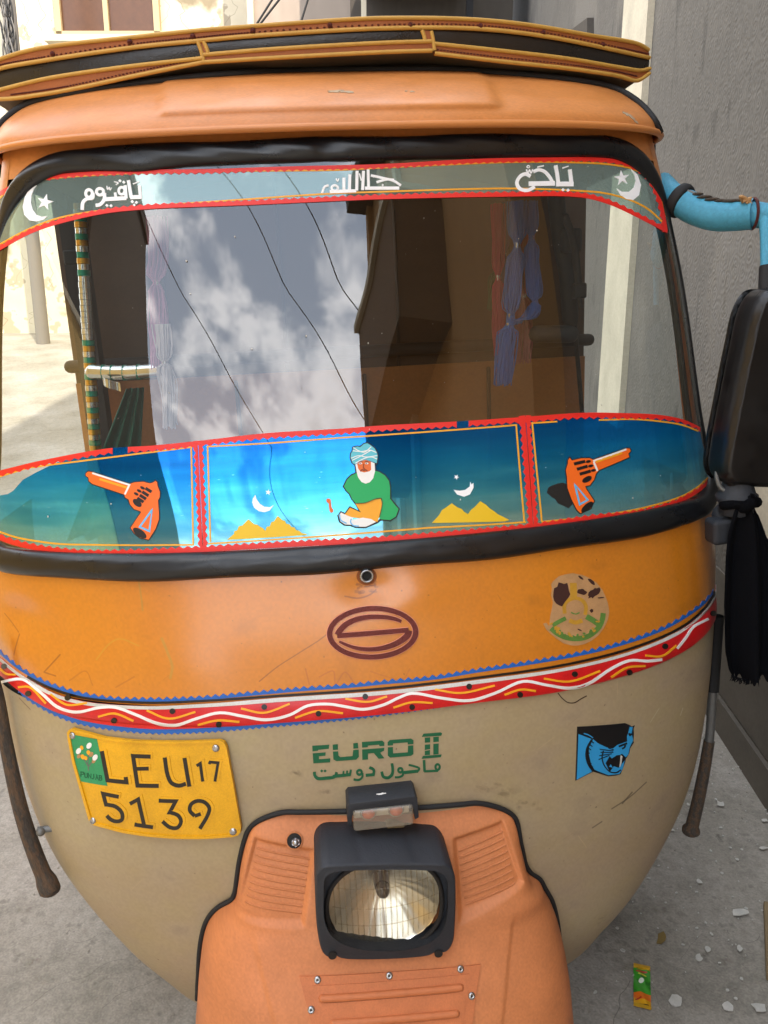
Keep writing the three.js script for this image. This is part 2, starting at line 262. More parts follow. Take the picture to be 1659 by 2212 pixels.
const orangePaint = paintTex([201, 122, 22], (c, at, line) => {
  line(curve([[560, 1472], [600, 1440], [650, 1408], [700, 1375], [722, 1352], [740, 1330]]), 'rgba(110,60,25,0.55)', 2);
  line(curve([[300, 1258], [305, 1290], [308, 1318]]), 'rgba(150,140,80,0.4)', 4);
  line(curve([[350, 1380], [362, 1410], [372, 1440], [368, 1464]]), 'rgba(165,150,75,0.4)', 6);
  line(curve([[208, 1425], [235, 1392], [258, 1380], [300, 1395]]), 'rgba(190,165,70,0.35)', 3);
  line([[130, 1414], [95, 1452], [120, 1460]], 'rgba(110,55,20,0.5)', 3); line([[42, 1370], [30, 1415]], 'rgba(110,55,20,0.5)', 3); line([[10, 1325], [40, 1365]], 'rgba(110,55,20,0.4)', 3);
  line(curve([[660, 1445], [668, 1478]]), 'rgba(150,70,40,0.3)', 3); line(curve([[690, 1462], [720, 1450], [725, 1478], [745, 1452], [765, 1475]]), 'rgba(150,70,60,0.25)', 3); line(curve([[800, 1450], [830, 1460], [870, 1468], [885, 1445]]), 'rgba(160,80,70,0.22)', 3);
  line(curve([[150, 1470], [185, 1450], [200, 1480]]), 'rgba(140,70,30,0.3)', 3); line(curve([[250, 1485], [290, 1462]]), 'rgba(140,70,30,0.3)', 3);
  line(curve([[745, 1288], [775, 1292], [800, 1284], [812, 1274]]), 'rgba(100,50,20,0.45)', 3);
  for (let i = 0; i < 40; i++) { const q = at(792 + range(-22, 22), 1262 + range(-12, 22)); c.fillStyle = `rgba(105,55,28,${0.1 + 0.3 * rnd()})`; c.beginPath(); c.ellipse(q[0], q[1], 2 + 5 * rnd(), 1 + 3 * rnd(), 0, 0, 6.3); c.fill(); }
}, 40);
const creamPaint = paintTex([160, 143, 112], (c, at, line) => {
  for (const [x, y, r] of [[1080, 1715, 30], [1140, 1740, 16], [1060, 1700, 22], [640, 1670, 10], [230, 1680, 8], [700, 1710, 7], [1320, 1985, 26], [1290, 2060, 30], [800, 1700, 14]])
    for (let i = 0; i < 16; i++) { const q = at(x + range(-r, r) * 1.6, y + range(-r, r) * 0.5); c.fillStyle = `rgba(58,46,30,${0.03 + 0.07 * rnd()})`; c.beginPath(); c.ellipse(q[0], q[1], 3 + r * 0.4 * rnd(), 2 + r * 0.2 * rnd(), rnd(), 0, 6.3); c.fill(); }
  line(curve([[1322, 1747], [1360, 1722], [1396, 1690]]), 'rgba(50,40,28,0.5)', 4); line(curve([[1280, 1788], [1300, 1775]]), 'rgba(50,40,28,0.45)', 4);
  line(curve([[1345, 1735], [1365, 1712]]), 'rgba(50,40,28,0.5)', 5); line([[1470, 1545], [1475, 1530]], 'rgba(210,205,190,0.5)', 3); line([[1424, 1530], [1405, 1560]], 'rgba(210,205,190,0.35)', 2);
  line([[42, 1508], [65, 1532]], 'rgba(70,50,30,0.5)', 3); line([[205, 1722], [215, 1730]], 'rgba(70,50,30,0.4)', 3);
}, 60);
M.shellOrange = phys('#ffffff', 0.4, 0, { map: orangePaint, clearcoat: 0.9, clearcoatRoughness: 0.2 });
M.shellCream = phys('#ffffff', 0.5, 0, { map: creamPaint, clearcoat: 0.15, clearcoatRoughness: 0.45 });
part('front_shell', shellGrid(0.2, 0.846, 150, 60), M.shellCream, rickshaw, 'dull cream lower front shell');
part('front_panel', merge([shellGrid(0.868, 1.085, 180, 60)]), M.shellOrange, rickshaw, 'orange panel under the windscreen');
part('panel_seam', shellGrid(0.84, 0.872, 120, 2).translate(0, 0, -0.006), M.cabBlack, rickshaw);

// windscreen: outline in x, h
const glassEdge = (h) => { const lim = 0.952 * body.a(h), rt = 0.115, rb = 0.05; let e = lim; if (h > 1.695 - rt) { const t = h - (1.695 - rt); e -= rt - Math.sqrt(Math.max(0, rt * rt - t * t)); } if (h < 1.1 + rb) { const t = 1.1 + rb - h; e -= (rb - Math.sqrt(Math.max(0, rb * rb - t * t))) * 1.3; } return e; };
const glassLoop = [];
{ const N = 26, side = []; for (let i = 0; i <= 60; i++) { const t = i / 60; side.push(1.1 + 0.595 * (0.5 - 0.5 * Math.cos(Math.PI * t))); }
  const e0 = glassEdge(1.1), e1 = glassEdge(1.695);
  for (let i = 0; i < N * 2; i++) glassLoop.push([lerp(-e0, e0, i / (N * 2)), 1.1]);
  for (const h of side) glassLoop.push([glassEdge(h), h]);
  for (let i = 1; i < N * 2; i++) glassLoop.push([lerp(e1, -e1, i / (N * 2)), 1.695]);
  for (const h of side.slice().reverse()) glassLoop.push([-glassEdge(h), h]);
  glassLoop.pop(); }
const glassSkin = new Skin([.22, .35, .5, .65, .85, 1.05, 1.25, 1.5, 1.75], [-.045, .01, .022, .022, .001, -.059, -.135, -.206, -.26], [.466, .535, .633, .686, .722, .714, .66, .624, .572], [.22, .26, .325, .382, .427, .35, .212, .154, .133], 2.25,
  (x, h) => 0.0125 * Math.max(0, 1 - ((h - 1.4) / 0.3) ** 2) + 0.00009 * Math.sin(h * 31 + x * 3.5) + 0.00007 * Math.sin(h * 17 - x * 9 + 1));
M.glass = phys('#eef4f1', 0.0, 0, { transmission: 1, thickness: 0, ior: 2.02 });
part('windscreen', slab(glassSkin, glassLoop, [], 0, 0, 0.025), M.glass, rickshaw, 'tinted curved windscreen reflecting sky and cables');

// black rubber gasket round the windscreen
{ const n = glassLoop.length, prof = 12, pos = [], ix = [], uv = []; let run = 0;
  const P3 = glassLoop.map(([x, h]) => body.at(x, h)), NN = glassLoop.map(([x, h]) => body.normal(x, h));
  for (let i = 0; i <= n; i++) { const k = i % n, T = P3[(k + 1) % n].clone().sub(P3[(k + n - 1) % n]).normalize(), Nv = NN[k], O = T.clone().cross(Nv).normalize();
    const [x, h] = glassLoop[k], up = smooth(1.58, 1.685, h), dn = 1 - smooth(1.1, 1.17, h), w = 0.010 + 0.026 * up + 0.033 * dn + 0.0015 * Math.sin(x * 23 + h * 9), e = 0.008 + 0.006 * up + 0.011 * dn;
    const sag = up * 0.006 * Math.exp(-(((x + 0.33) / 0.05) ** 2)), seam = up * 0.5 * Math.exp(-(((x + 0.032) / 0.003) ** 2));
    run += P3[k].distanceTo(P3[(k + n - 1) % n]);
    for (let j = 0; j <= prof; j++) { const f = Math.PI * j / prof, al = lerp(-0.001 - sag - 0.004 * (1 - up) * (1 - dn), w, (1 - Math.cos(f)) / 2), up2 = e * Math.pow(Math.sin(f), 0.75) * (1 - seam) * (1 + 0.05 * Math.sin(x * 60 + j)) - 0.0005; const v = P3[k].clone().addScaledVector(O, al).addScaledVector(Nv, up2); pos.push(v.x, v.y, v.z); uv.push(run, j / prof * 0.06); } }
  for (let i = 0; i < n; i++) for (let j = 0; j < prof; j++) { const a = i * (prof + 1) + j, b = a + prof + 1; ix.push(a, b + 1, b, a, a + 1, b + 1); }
  const g = new THREE.BufferGeometry(); g.setIndex(ix); g.setAttribute('position', new THREE.Float32BufferAttribute(pos, 3)); g.setAttribute('uv', new THREE.Float32BufferAttribute(uv, 2)); g.computeVertexNormals();
  part('windscreen_gasket', g, M.rubber, rickshaw); }
// orange frame: pillars and header
for (const s of [-1, 1]) part('pillar', gridMesh(10, 40, (i, j) => { const h = lerp(1.06, 1.77, j), k = i * 10; const A = body.a(h); if (k < 5) { const x = s * A * lerp(0.955, 0.9995, k / 5); return V3(x, h, body.z(x, h) - 0.001); } const x = s * (A * 0.9995 + 0.0055 * Math.min(1, (k - 4) * 0.7)); return V3(x, h, body.z(s * A * 0.9995, h) - 0.011 * (k - 4)); }, (i, j, v) => [v.z * 3, v.y]), M.roof, rickshaw);
for (const s of [-1, 1]) part('pillar_lining', gridMesh(6, 40, (i, j) => { const h = lerp(1.06, 1.74, j), A = body.a(h); return V3(s * (A * lerp(0.957, 0.985, Math.min(1, i * 2)) - 0.004), h, body.z(s * A * 0.985, h) - 0.006 - 0.06 * Math.max(0, i - 0.15)); }, (i, j, v) => [v.z * 3, v.y]), M.lining, rickshaw);
part('header_panel', shellGrid(1.695, 1.775, 90, 6, 0.1).translate(0, 0, -0.002), M.roof, rickshaw);

// roof cap with its visor lip and raised middle
const roof0 = [[1.742, 1.762, 1.8, 1.84, 1.872, 1.892], [-.222, -.232, -.275, -.335, -.425, -.54], [.588, .588, .58, .552, .475, .33], [.185, .185, .19, .20, .20, .16], 2.5];
let roof = new Skin(...roof0);
{ const xl = roof.hit(345, 235)[0], xr = roof.hit(1078, 235)[0];
  roof = new Skin(...roof0, (x, h) => 0.009 * smooth(xl - 0.006, xl + 0.008, x) * (1 - smooth(xr - 0.012, xr + 0.012, x)) * smooth(1.762, 1.772, h) * (1 - smooth(1.85, 1.868, h))); }
part('roof_cap', gridMesh(220, 44, (i, j) => { const h = lerp(1.742, 1.892, j), u = lerp(-1.12, 1.12, i); return shellPoint(u, h, roof); }, (i, j, v) => [v.x, v.y * 2 - v.z]), M.roof, rickshaw);
{ const lip = []; for (let i = 0; i <= 40; i++) { const p = shellPoint(lerp(-1.05, 1.05, i / 40), 1.742, roof); p.y -= 0.002; lip.push(p); } part('visor_lip', tube(lip, 0.006, 120, 8), M.roof, rickshaw); }
// scuffs on the roof paint
for (const [x, y, rx, ry, rot, k] of [[722, 198, 15, 2.6, 0, 1], [748, 199, 17, 2.2, 0.05, 2], [735, 196, 9, 1.5, 0, 3], [890, 198, 6, 1.6, 0.1, 4], [877, 197, 3, 1.2, 0, 5], [1352, 246, 9, 2.6, 0.5, 6], [1364, 254, 11, 3, 0.75, 7], [1374, 264, 6, 2, 0.8, 8]]) part('paint_chip', fill(roof, Array.from({ length: 14 }, (_, i) => { const a = i / 14 * 6.283, q = 0.55 + 0.7 * hash2(i, k, 411), X = Math.cos(a) * rx * q, Y = Math.sin(a) * ry * q; return [x + X * Math.cos(rot) - Y * Math.sin(rot), y + X * Math.sin(rot) + Y * Math.cos(rot)]; }), 0.0007), M.chipPaint, rickshaw);
// canopy over the cab behind the cap, with its black edge
part('canopy', gridMesh(40, 24, (i, j) => { const a = lerp(-1, 1, i), z = lerp(-0.42, -2.35, j), H = 1.885 - 0.10 * smooth(0.55, 1, j), W = 0.60; return V3(W * Math.sin(a * Math.PI / 2), H - 0.17 * (1 - Math.pow(Math.max(0, Math.cos(a * Math.PI / 2)), 0.6)), z); }, (i, j) => [i * 2, j * 3]), M.vinyl, rickshaw);
{ const edge = []; for (const [x, y] of [[-12, 283], [0, 272], [50, 233], [150, 205], [300, 183], [500, 163], [660, 153], [829, 149], [980, 152], [1129, 165], [1250, 178], [1329, 195], [1379, 225], [1414, 265], [1424, 288]]) { const p = roof.hit(x, y); edge.push(roof.at(p[0], Math.min(p[1], 1.895), 0.002)); } part('canopy_edge', tube(edge, 0.006, 140, 8), M.darkRubber, rickshaw); }

// roof rack: padded vinyl box with tan bands and yellow piping
{ const rack = new Skin([1.7, 1.8, 1.9, 2.0], [-.33, -.33, -.33, -.33], [.71, .71, .71, .71], [.24, .24, .24, .24], 2.3);
  const g = group('roof_rack', rickshaw, 'padded vinyl roof carrier with yellow piping');
  const top = [[-30, 146], [0, 132], [60, 113], [125, 101], [300, 82], [425, 69], [550, 59], [750, 45], [829, 42], [1004, 44], [1129, 55], [1279, 80], [1374, 97], [1396, 110]];
  const second = [[-30, 166], [0, 152], [100, 133], [300, 104], [430, 91], [550, 80], [830, 64], [1030, 65], [1180, 82], [1330, 112], [1398, 127]];
  const thirdL = [[-30, 203], [0, 197], [100, 173], [250, 150], [440, 128]], thirdC = [[440, 121], [600, 108], [830, 95], [930, 92]], thirdR = [[937, 97], [1080, 112], [1230, 130], [1330, 147], [1380, 154], [1399, 150]];
  const lowL = [[-30, 216], [30, 215], [90, 207], [150, 197], [300, 165], [440, 137]], lowC = [[440, 137], [600, 127], [830, 115], [932, 112]], lowR = [[937, 118], [1080, 135], [1230, 151], [1330, 166], [1372, 176], [1398, 160]];
  const th = onto(rack, curve(top, 8)), lh = onto(rack, curve([...lowL, ...lowC.slice(1), ...lowR.slice(1)], 8));
  const at = (l, x) => { let i = 1; while (i < l.length - 1 && l[i][0] < x) i++; return lerp(l[i - 1][1], l[i][1], clamp((x - l[i - 1][0]) / (l[i][0] - l[i - 1][0] || 1), 0, 1)); };
  const X0 = th[0][0], X1 = Math.max(th[th.length - 1][0], lh[lh.length - 1][0]);
  const xs = (i) => lerp(X0, X1, 0.5 - 0.5 * Math.cos(Math.PI * i));
  part('cover', merge([
    gridMesh(120, 10, (i, j) => { const x = xs(i), a = at(lh, x), b = at(th, x); return rack.at(x, lerp(a, b, j), 0.006 * Math.sin(Math.PI * j) - 0.002); }, (i, j) => [i * 1.3, j * 0.08]),
    gridMesh(120, 12, (i, j) => { const x = xs(i), p = rack.at(x, at(th, x), -0.002); return V3(p.x * (1 - 0.03 * j), p.y - 0.01 * j, lerp(p.z, -1.35, j)); }, (i, j) => [i * 1.3, j]),
  ]), M.vinyl, g);
  part('underside', gridMesh(80, 10, (i, j) => { const x = xs(i), p = rack.at(x, at(lh, x), -0.004); return V3(p.x * (1 - 0.10 * j), p.y - 0.012 * Math.sin(j * 3), lerp(p.z, -1.3, j)); }, (i, j) => [i, j]), M.canvasCloth, g);
  const band = (a, b) => part('band', fill(rack, [...curve(a, 8), ...curve(b, 8).reverse()], 0.0055, -0.004), M.tan, g);
  const pipe = (l) => part('piping', tube(curve(l, 6).map(([x, y]) => { const p = rack.hit(x, y); return rack.at(p[0], p[1], 0.006); }), 0.0034, 110, 7), M.piping, g);
  band(top, second); band(thirdL, lowL); band(thirdC, lowC); band(thirdR, lowR);
  [top, second, thirdL, thirdC, thirdR, lowL, lowC, lowR].forEach(pipe);
  for (const [a, b] of [[[429, 93], [442, 136]], [[441, 92], [452, 120]], [[910, 68], [917, 92]], [[930, 70], [937, 112]]]) pipe([a, [(a[0] + b[0]) / 2 + 1, (a[1] + b[1]) / 2], b]);
  part('band', fill(rack, [[431, 92], [441, 91], [452, 120], [441, 130]], 0.006, -0.004), M.tan, g); part('band', fill(rack, [[911, 68], [930, 69], [936, 110], [918, 93]], 0.006, -0.004), M.tan, g);
  for (const [x, y] of [[118, 119], [283, 93], [418, 81], [547, 69], [712, 58], [885, 57], [1035, 59], [1170, 73], [1297, 99]]) { const p = rack.hit(x, y); part('rivet', new THREE.SphereGeometry(0.0042, 10, 8).translate(...rack.at(p[0], p[1], 0.0065)), M.maroon, g); }
  const stitch = []; for (const l of [second.map(([x, y]) => [x, y - 8]), [...lowL.slice(1)].map(([x, y]) => [x, y - 9]), lowR.slice(0, 5).map(([x, y]) => [x, y - 9])]) { const c = curve(l, 10); for (let i = 0; i < c.length - 1; i += 1) for (const t of [0, 0.5]) { const p = rack.hit(lerp(c[i][0], c[i + 1][0], t), lerp(c[i][1], c[i + 1][1], t)); stitch.push(new THREE.SphereGeometry(0.0013, 5, 4).scale(1.9, 1, 1).translate(...rack.at(p[0], p[1], 0.0058))); } }
  const st = part('stitching', merge(stitch), M.maroon, g); st.userData.kind = 'stuff';
  for (const [px, z] of [[95, -0.55], [1290, -0.6]]) { const x = rack.hit(px, 180)[0]; part('bracket', capped([V3(x, 1.72, z), V3(x, 1.86, z)], 0.011, 4), M.darkRubber, g); }
}

// ================================================================ painted trim, stickers, number plate
const cut = (l, x0, x1) => { const f = (x) => { let i = 1; while (i < l.length - 1 && l[i][0] < x) i++; const t = (x - l[i - 1][0]) / (l[i][0] - l[i - 1][0]); return [x, lerp(l[i - 1][1], l[i][1], t)]; }; return [f(x0), ...l.filter((p) => p[0] > x0 + 1 && p[0] < x1 - 1), f(x1)]; };
const shift = (l, dy, dx = 0) => l.map(([x, y]) => [x + dx, y + (typeof dy === 'function' ? dy(x) : dy)]);
const star = (cx, cy, r, rot = -Math.PI / 2, r2 = 0.4) => { const o = []; for (let i = 0; i < 10; i++) { const a = rot + i * Math.PI / 5, q = i % 2 ? r * r2 : r; o.push([cx + Math.cos(a) * q, cy + Math.sin(a) * q]); } return o; };
const diamond = (cx, cy, r) => [[cx - r, cy], [cx, cy - r], [cx + r, cy], [cx, cy + r]];

// ---- moulding strip between the orange and the cream
{ const stripHs = [[.22, .35, .5, .65, .85, 1.05, 1.25, 1.5, 1.75], [-.045, .01, .022, .022, .001, -.059, -.135, -.206, -.26], [.466, .535, .633, .686, .722, .714, .66, .624, .572], [.22, .26, .325, .382, .427, .35, .212, .154, .133], 2.25];
  const strip = new Skin(...stripHs, (x, h) => { const t = (h - 0.8585) / 0.0205; return 0.0015 + 0.006 * Math.sqrt(Math.max(0, 1 - t * t)); });
  const top = curve([[-15, 1408], [0, 1419], [50, 1459], [150, 1504], [300, 1521], [450, 1517], [600, 1507], [829, 1491], [1029, 1468], [1229, 1438], [1379, 1399], [1479, 1354], [1529, 1309], [1553, 1267]], 5);
  const bot = curve([[-15, 1440], [0, 1452], [50, 1492], [150, 1547], [300, 1572], [425, 1572], [600, 1558], [829, 1539], [1029, 1514], [1229, 1488], [1379, 1449], [1479, 1402], [1529, 1357], [1551, 1312]], 5);
  const g = group('trim_strip', rickshaw, 'red moulding with a white wave and yellow arcs');
  part('moulding', slab(strip, onto(body, [...top, ...bot.slice().reverse()]), [], 0.0004, -0.0025, 0.012), M.red, g);
  part('edge_line', slab(strip, onto(body, [...top, ...shift(top, (x) => 6.5 - 1.5 * smooth(900, 1500, x)).reverse()]), [], 0.0011, 0.0001, 0.012), M.whiteTrim, g);
  const seam = shift(top, -4); part('seam', stroke(body, cut(seam, 60, 1545), 5, 0.0012, 0.0002), M.dot, g);
  const wv = view(0, 1251.8, 0.5), wr = view(829.5, 1251.8, 0.5);
  const wave = curve([...wv([0, 445], [40, 435], [100, 432], [180, 490], [250, 550], [330, 572], [430, 553], [500, 552], [580, 580], [680, 620], [760, 628], [850, 600], [950, 575], [1050, 590], [1150, 605], [1250, 585], [1330, 545], [1420, 538], [1500, 550], [1570, 560]), ...wr([0, 540], [60, 512], [120, 492], [250, 512], [370, 522], [480, 490], [600, 440], [700, 455], [800, 468], [880, 450], [980, 385], [1060, 350], [1140, 352], [1200, 345])], 5);
  part('wave', stroke(strip, wave, 5.8, 0.0013, 0.0002), M.white, g);
  part('wave', stroke(strip, curve(wr([1265, 298], [1300, 255], [1335, 205], [1370, 185], [1400, 170]), 5), 5, 0.0013, 0.0002), M.white, g);
  const arcs = [wv([80, 465], [130, 465], [200, 535]), wv([220, 495], [290, 540], [378, 533]), wv([425, 592], [495, 578], [578, 610]), wv([635, 565], [730, 600], [845, 572]), wv([855, 627], [940, 608], [1035, 614]), wv([1042, 557], [1140, 575], [1252, 537]), wv([1275, 597], [1370, 568], [1482, 577]), wv([1492, 515], [1590, 528], [1672, 505]),
    wr([40, 553], [120, 530], [210, 533]), wr([220, 475], [330, 490], [478, 458]), wr([520, 498], [590, 475], [655, 481]), wr([690, 428], [800, 440], [933, 395]), wr([980, 422], [1050, 380], [1128, 373]), wr([1128, 328], [1200, 330], [1262, 285]), wv([0, 385], [30, 408], [70, 410])];
  for (const a of arcs) part('arc', stroke(strip, curve(a, 8), 4.2, 0.0013, 0.0002), M.yellow, g);
  for (const [x, y] of [[10, 1439], [62, 1498], [147, 1507], [247, 1556], [373, 1536], [473, 1564], [571, 1527], [688, 1541], [789, 1505], [890, 1527], [1013, 1483], [1123, 1500], [1241, 1456], [1359, 1452], [1436, 1396], [1540, 1325]]) part('dot', fill(strip, ellipsePts(x, y, 6.2, 6), 0.0016, 0.0002), M.dot, g);
  const zt = curve([[-10, 1396], [0, 1407], [50, 1447], [125, 1484], [225, 1507], [325, 1511], [425, 1508], [550, 1497], [650, 1488], [750, 1481], [829, 1473], [929, 1464], [1029, 1448], [1129, 1433], [1229, 1416], [1329, 1393], [1429, 1358], [1494, 1321], [1524, 1297], [1540, 1278]], 6);
  part('zigzag_tape', fill(body, toothed(shift(zt, -6), shift(zt, 5), 17.5, 6.5, 'upper'), 0.0009), M.blueTape, rickshaw);
  const zb = curve([[40, 1484], [62, 1503], [150, 1548], [300, 1573], [425, 1573], [600, 1559], [829, 1540], [990, 1519]], 6);
  part('zigzag_tape', fill(body, toothed(shift(zb, -6), shift(zb, (x) => 12 - 7 * smooth(600, 990, x)), 13.5, 4.5, 'lower'), 0.0009), M.blueTape, rickshaw); }

// ---- windscreen bottom film in three panels
const filmTex = canvasTex(1024, 512, (c, w, h) => { const im = c.createImageData(w, h), d = im.data, st = [[8, 106, 194], [18, 138, 208], [78, 180, 214], [172, 212, 204]];   // dyed from deep blue to clear teal
  for (let y = 0; y < h; y++) for (let x = 0; x < w; x++) { const a = fbm(x / w, y / h, 9, 4, 120), t = clamp(y / h + (a - 0.5) * 0.22, 0, 0.999) * 3, i = Math.floor(t), f = t - i, o = (y * w + x) * 4; for (let k = 0; k < 3; k++) d[o + k] = lerp(st[i][k], st[i + 1][k], f) * (0.93 + 0.14 * a); d[o + 3] = 255; } c.putImageData(im, 0, 0);
  for (let i = 0; i < 120; i++) { c.fillStyle = `rgba(200,230,235,${0.2 + 0.4 * rnd()})`; c.beginPath(); c.arc(rnd() * w, h * (0.3 + 0.7 * rnd()), 0.7 + 1.6 * rnd() * rnd(), 0, 6.3); c.fill(); } });
{ filmTex.repeat.set(1 / 1.4, 1 / 0.175); filmTex.offset.set(0.5, -1.098 / 0.175); filmTex.wrapS = filmTex.wrapT = THREE.ClampToEdgeWrapping; }
M.film = phys('#ffffff', 0.02, 0.66, { map: filmTex, transmission: 1, thickness: 0, ior: 1.5, specularIntensity: 0.25 });
M.band = phys('#a9c2bd', 0.02, 0.5, { transmission: 1, thickness: 0, ior: 1.6, specularIntensity: 1 });
{ const A = view(0, 870.9, 0.2953), B = view(435.4, 870.9, 0.2953), C = view(1088.6, 870.9, 0.2953), Q = view(829.5, 870.8, 0.5);
  const ft = curve([[-14, 1020], [30, 1009], [75, 998], [175, 978], [240, 968], [325, 963], [425, 953], [575, 936], [740, 926], [829, 919], [979, 911], [1129, 901], [1254, 892], [1329, 892], [1429, 897], [1479, 908], [1513, 924]], 6);
  const gb = curve([[-14, 1158], [20, 1172], [75, 1186], [175, 1198], [275, 1198], [430, 1191], [600, 1181], [829, 1169], [979, 1157], [1154, 1141], [1279, 1123], [1369, 1113], [1454, 1090], [1510, 1060], [1530, 1042]], 6);
  const S = glassSkin;
  const panel = (pts) => part('sun_film', fill(S, pts, 0.0008, 0.0005, [], 0.02), M.film, rickshaw, 'blue mirrored film on the lower windscreen');
  panel([...A([-40, 680], [60, 665], [100, 640], [170, 560], [260, 510], [350, 465], [420, 435], [560, 395], [700, 368]), ...cut(ft, 220, 432), ...cut(gb, -10, 438).reverse()]);
  panel([...cut(ft, 434, 1136), ...cut(gb, 440, 1150).reverse()]);
  panel([...cut(ft, 1138, 1508), [1526, 1000], ...cut(gb, 1152, 1528).reverse()]);
  const zig = (pts) => part('zigzag_border', fill(S, pts, 0.0016, 0.0008), M.redTape, rickshaw);
  for (const [a, b] of [[-10, 244], [277, 986], [1012, 1511]]) zig(toothed(cut(ft, a, b), shift(cut(ft, a, b), (x) => 14 - 4 * smooth(1350, 1500, x)), 18, 5, 'lower'));
  zig(toothed(shift(cut(gb, -10, 1526), (x) => -13 + 2 * smooth(1300, 1500, x)), shift(cut(gb, -10, 1526), 2), 17.5, 5, 'upper'));
  const vert = (c0, c1, l0, l1) => zig(toothed([c0, c1], [l0, l1], 17, 5, 'lower'));
  let q = A([1446, 275], [1485, 1082], [1412, 280], [1450, 1085], [1452, 275], [1490, 1082], [1490, 285], [1525, 1078]); vert(q[0], q[1], q[2], q[3]); vert(q[4], q[5], q[6], q[7]);
  q = C([152, 90], [212, 912], [104, 95], [172, 912], [158, 90], [217, 912], [196, 90], [254, 912]); vert(q[0], q[1], q[2], q[3]); vert(q[4], q[5], q[6], q[7]);
  const yl = (pts, n = 1) => part('border_line', stroke(S, n > 1 ? curve(pts, n) : pts, 3.4, 0.0014, 0.0008), M.yellow, rickshaw);
  yl(A([-30, 545], [200, 475], [400, 447], [700, 410], [1030, 368], [1400, 322], [1415, 1035]).map((p) => p)); yl(A([-30, 930], [0, 940], [120, 980], [280, 1010], [450, 1030], [700, 1036], [1000, 1039], [1418, 1036]), 4);
  yl([...B([66, 1015], [45, 318], [500, 293], [1000, 255], [1659, 210]), ...Q([570, 95], [605, 515])]); yl([...B([50, 1028], [500, 1000], [1000, 965], [1659, 912]), ...Q([612, 514])]);
  yl(C([388, 135], [205, 146], [275, 866])); yl(C([272, 868], [600, 835], [900, 790], [1100, 745], [1300, 680], [1420, 610], [1490, 545]), 4); yl(C([692, 124], [950, 118], [1150, 135], [1300, 160], [1418, 205]), 4);
  for (const s of [C([905, 785], [965, 825]), C([940, 782], [985, 828]), C([965, 785], [1000, 822])]) yl(s);

  // revolver stickers
  const pistol = (V, sil, whites, yellows, bars, tips, hole, tri, end) => {
    const g = group('pistol_sticker', rickshaw, 'orange revolver sticker');
    part('outline', stroke(S, [...V(...sil), V(sil[0])[0]], 4, 0.0016, 0.0008), M.ink, g); part('silhouette', fill(S, V(...sil), 0.0018, 0.0008), M.orange, g);
    for (const w of whites) part('white_line', stroke(S, V(...w), 4, 0.0022, 0.0017), M.white, g); for (const w of yellows) part('barrel_line', stroke(S, V(...w), 4.6, 0.0022, 0.0017), M.yellow, g);
    for (const b of bars) part('chamber', stroke(S, V(...b), 6.6, 0.0022, 0.0017), M.ink, g); for (const [x, y, r] of tips) part('cartridge', fill(S, V(...ellipsePts(x, y, 19, 10, r)), 0.0022, 0.0017), M.ink, g);
    part('trigger_guard_gap', fill(S, V(...hole), 0.0022, 0.0017), M.ink, g); part('grip_mark', stroke(S, V(...tri, tri[0], tri[1]), 4, 0.0022, 0.0017), M.lightBlue, g); part('grip_end', fill(S, V(...end), 0.0022, 0.0017), M.ink, g);
  };
  pistol(A, [[632, 515], [650, 500], [680, 505], [950, 592], [985, 580], [1050, 575], [1100, 588], [1125, 580], [1140, 568], [1152, 580], [1155, 605], [1172, 650], [1170, 690], [1158, 710], [1165, 800], [1165, 850], [1140, 920], [1090, 998], [1030, 985], [985, 950], [960, 912], [1000, 850], [1035, 800], [1030, 790], [985, 775], [955, 740], [945, 705], [920, 690], [912, 668], [680, 590], [655, 570], [652, 545], [632, 530]],
    [[[680, 511], [950, 598], [917, 668]]], [[[733, 555], [932, 618]]], [[[1068, 622], [1112, 650]], [[1044, 648], [1090, 678]], [[1026, 672], [1072, 702]], [[1008, 694], [1054, 724]]], [[1046, 620, 0.5], [1022, 642, 0.5], [1000, 664, 0.5]], ellipsePts(1008, 730, 38, 22, 0.7), [[1116, 780], [1026, 905], [1096, 936]], ellipsePts(1026, 950, 58, 26, 0.62));
  pistol(C, [[465, 420], [478, 400], [492, 420], [515, 415], [560, 405], [620, 403], [650, 415], [890, 332], [915, 332], [922, 350], [905, 370], [912, 395], [690, 490], [682, 500], [668, 518], [655, 560], [625, 600], [590, 608], [600, 632], [655, 715], [630, 770], [555, 805], [530, 780], [490, 700], [462, 620], [458, 540], [450, 490], [465, 440]],
    [[[648, 425], [890, 338]], [[652, 430], [680, 497]]], [[[668, 430], [858, 364]]], [[[508, 446], [590, 426]], [[530, 484], [607, 462]], [[550, 520], [630, 497]]], [[612, 428, -0.2], [630, 460, -0.2], [650, 492, -0.2]], ellipsePts(603, 558, 38, 20, -0.5), [[514, 595], [550, 742], [608, 708]], ellipsePts(604, 760, 54, 22, -0.72));
  part('peeled_spot', fill(S, C([320, 620], [345, 605], [385, 590], [430, 582], [458, 595], [462, 630], [478, 680], [500, 740], [470, 770], [450, 760], [420, 745], [395, 735], [370, 700], [350, 690], [312, 655]), 0.0012, 0.0006), M.cabBlack, rickshaw, 'dark patch where the film has peeled');
  // moons, stars, hills
  for (const p of [B([395, 672], [376, 700], [372, 730], [385, 764], [420, 790], [460, 798], [500, 785], [530, 745], [500, 762], [460, 758], [425, 735], [402, 700]), Q([300, 375], [315, 395], [345, 405], [370, 395], [386, 365], [385, 345], [377, 352], [372, 340], [370, 360], [350, 375], [325, 379])]) part('moon_sticker', fill(S, p, 0.0017, 0.0008), M.silver, rickshaw, 'small silver crescent on the film');
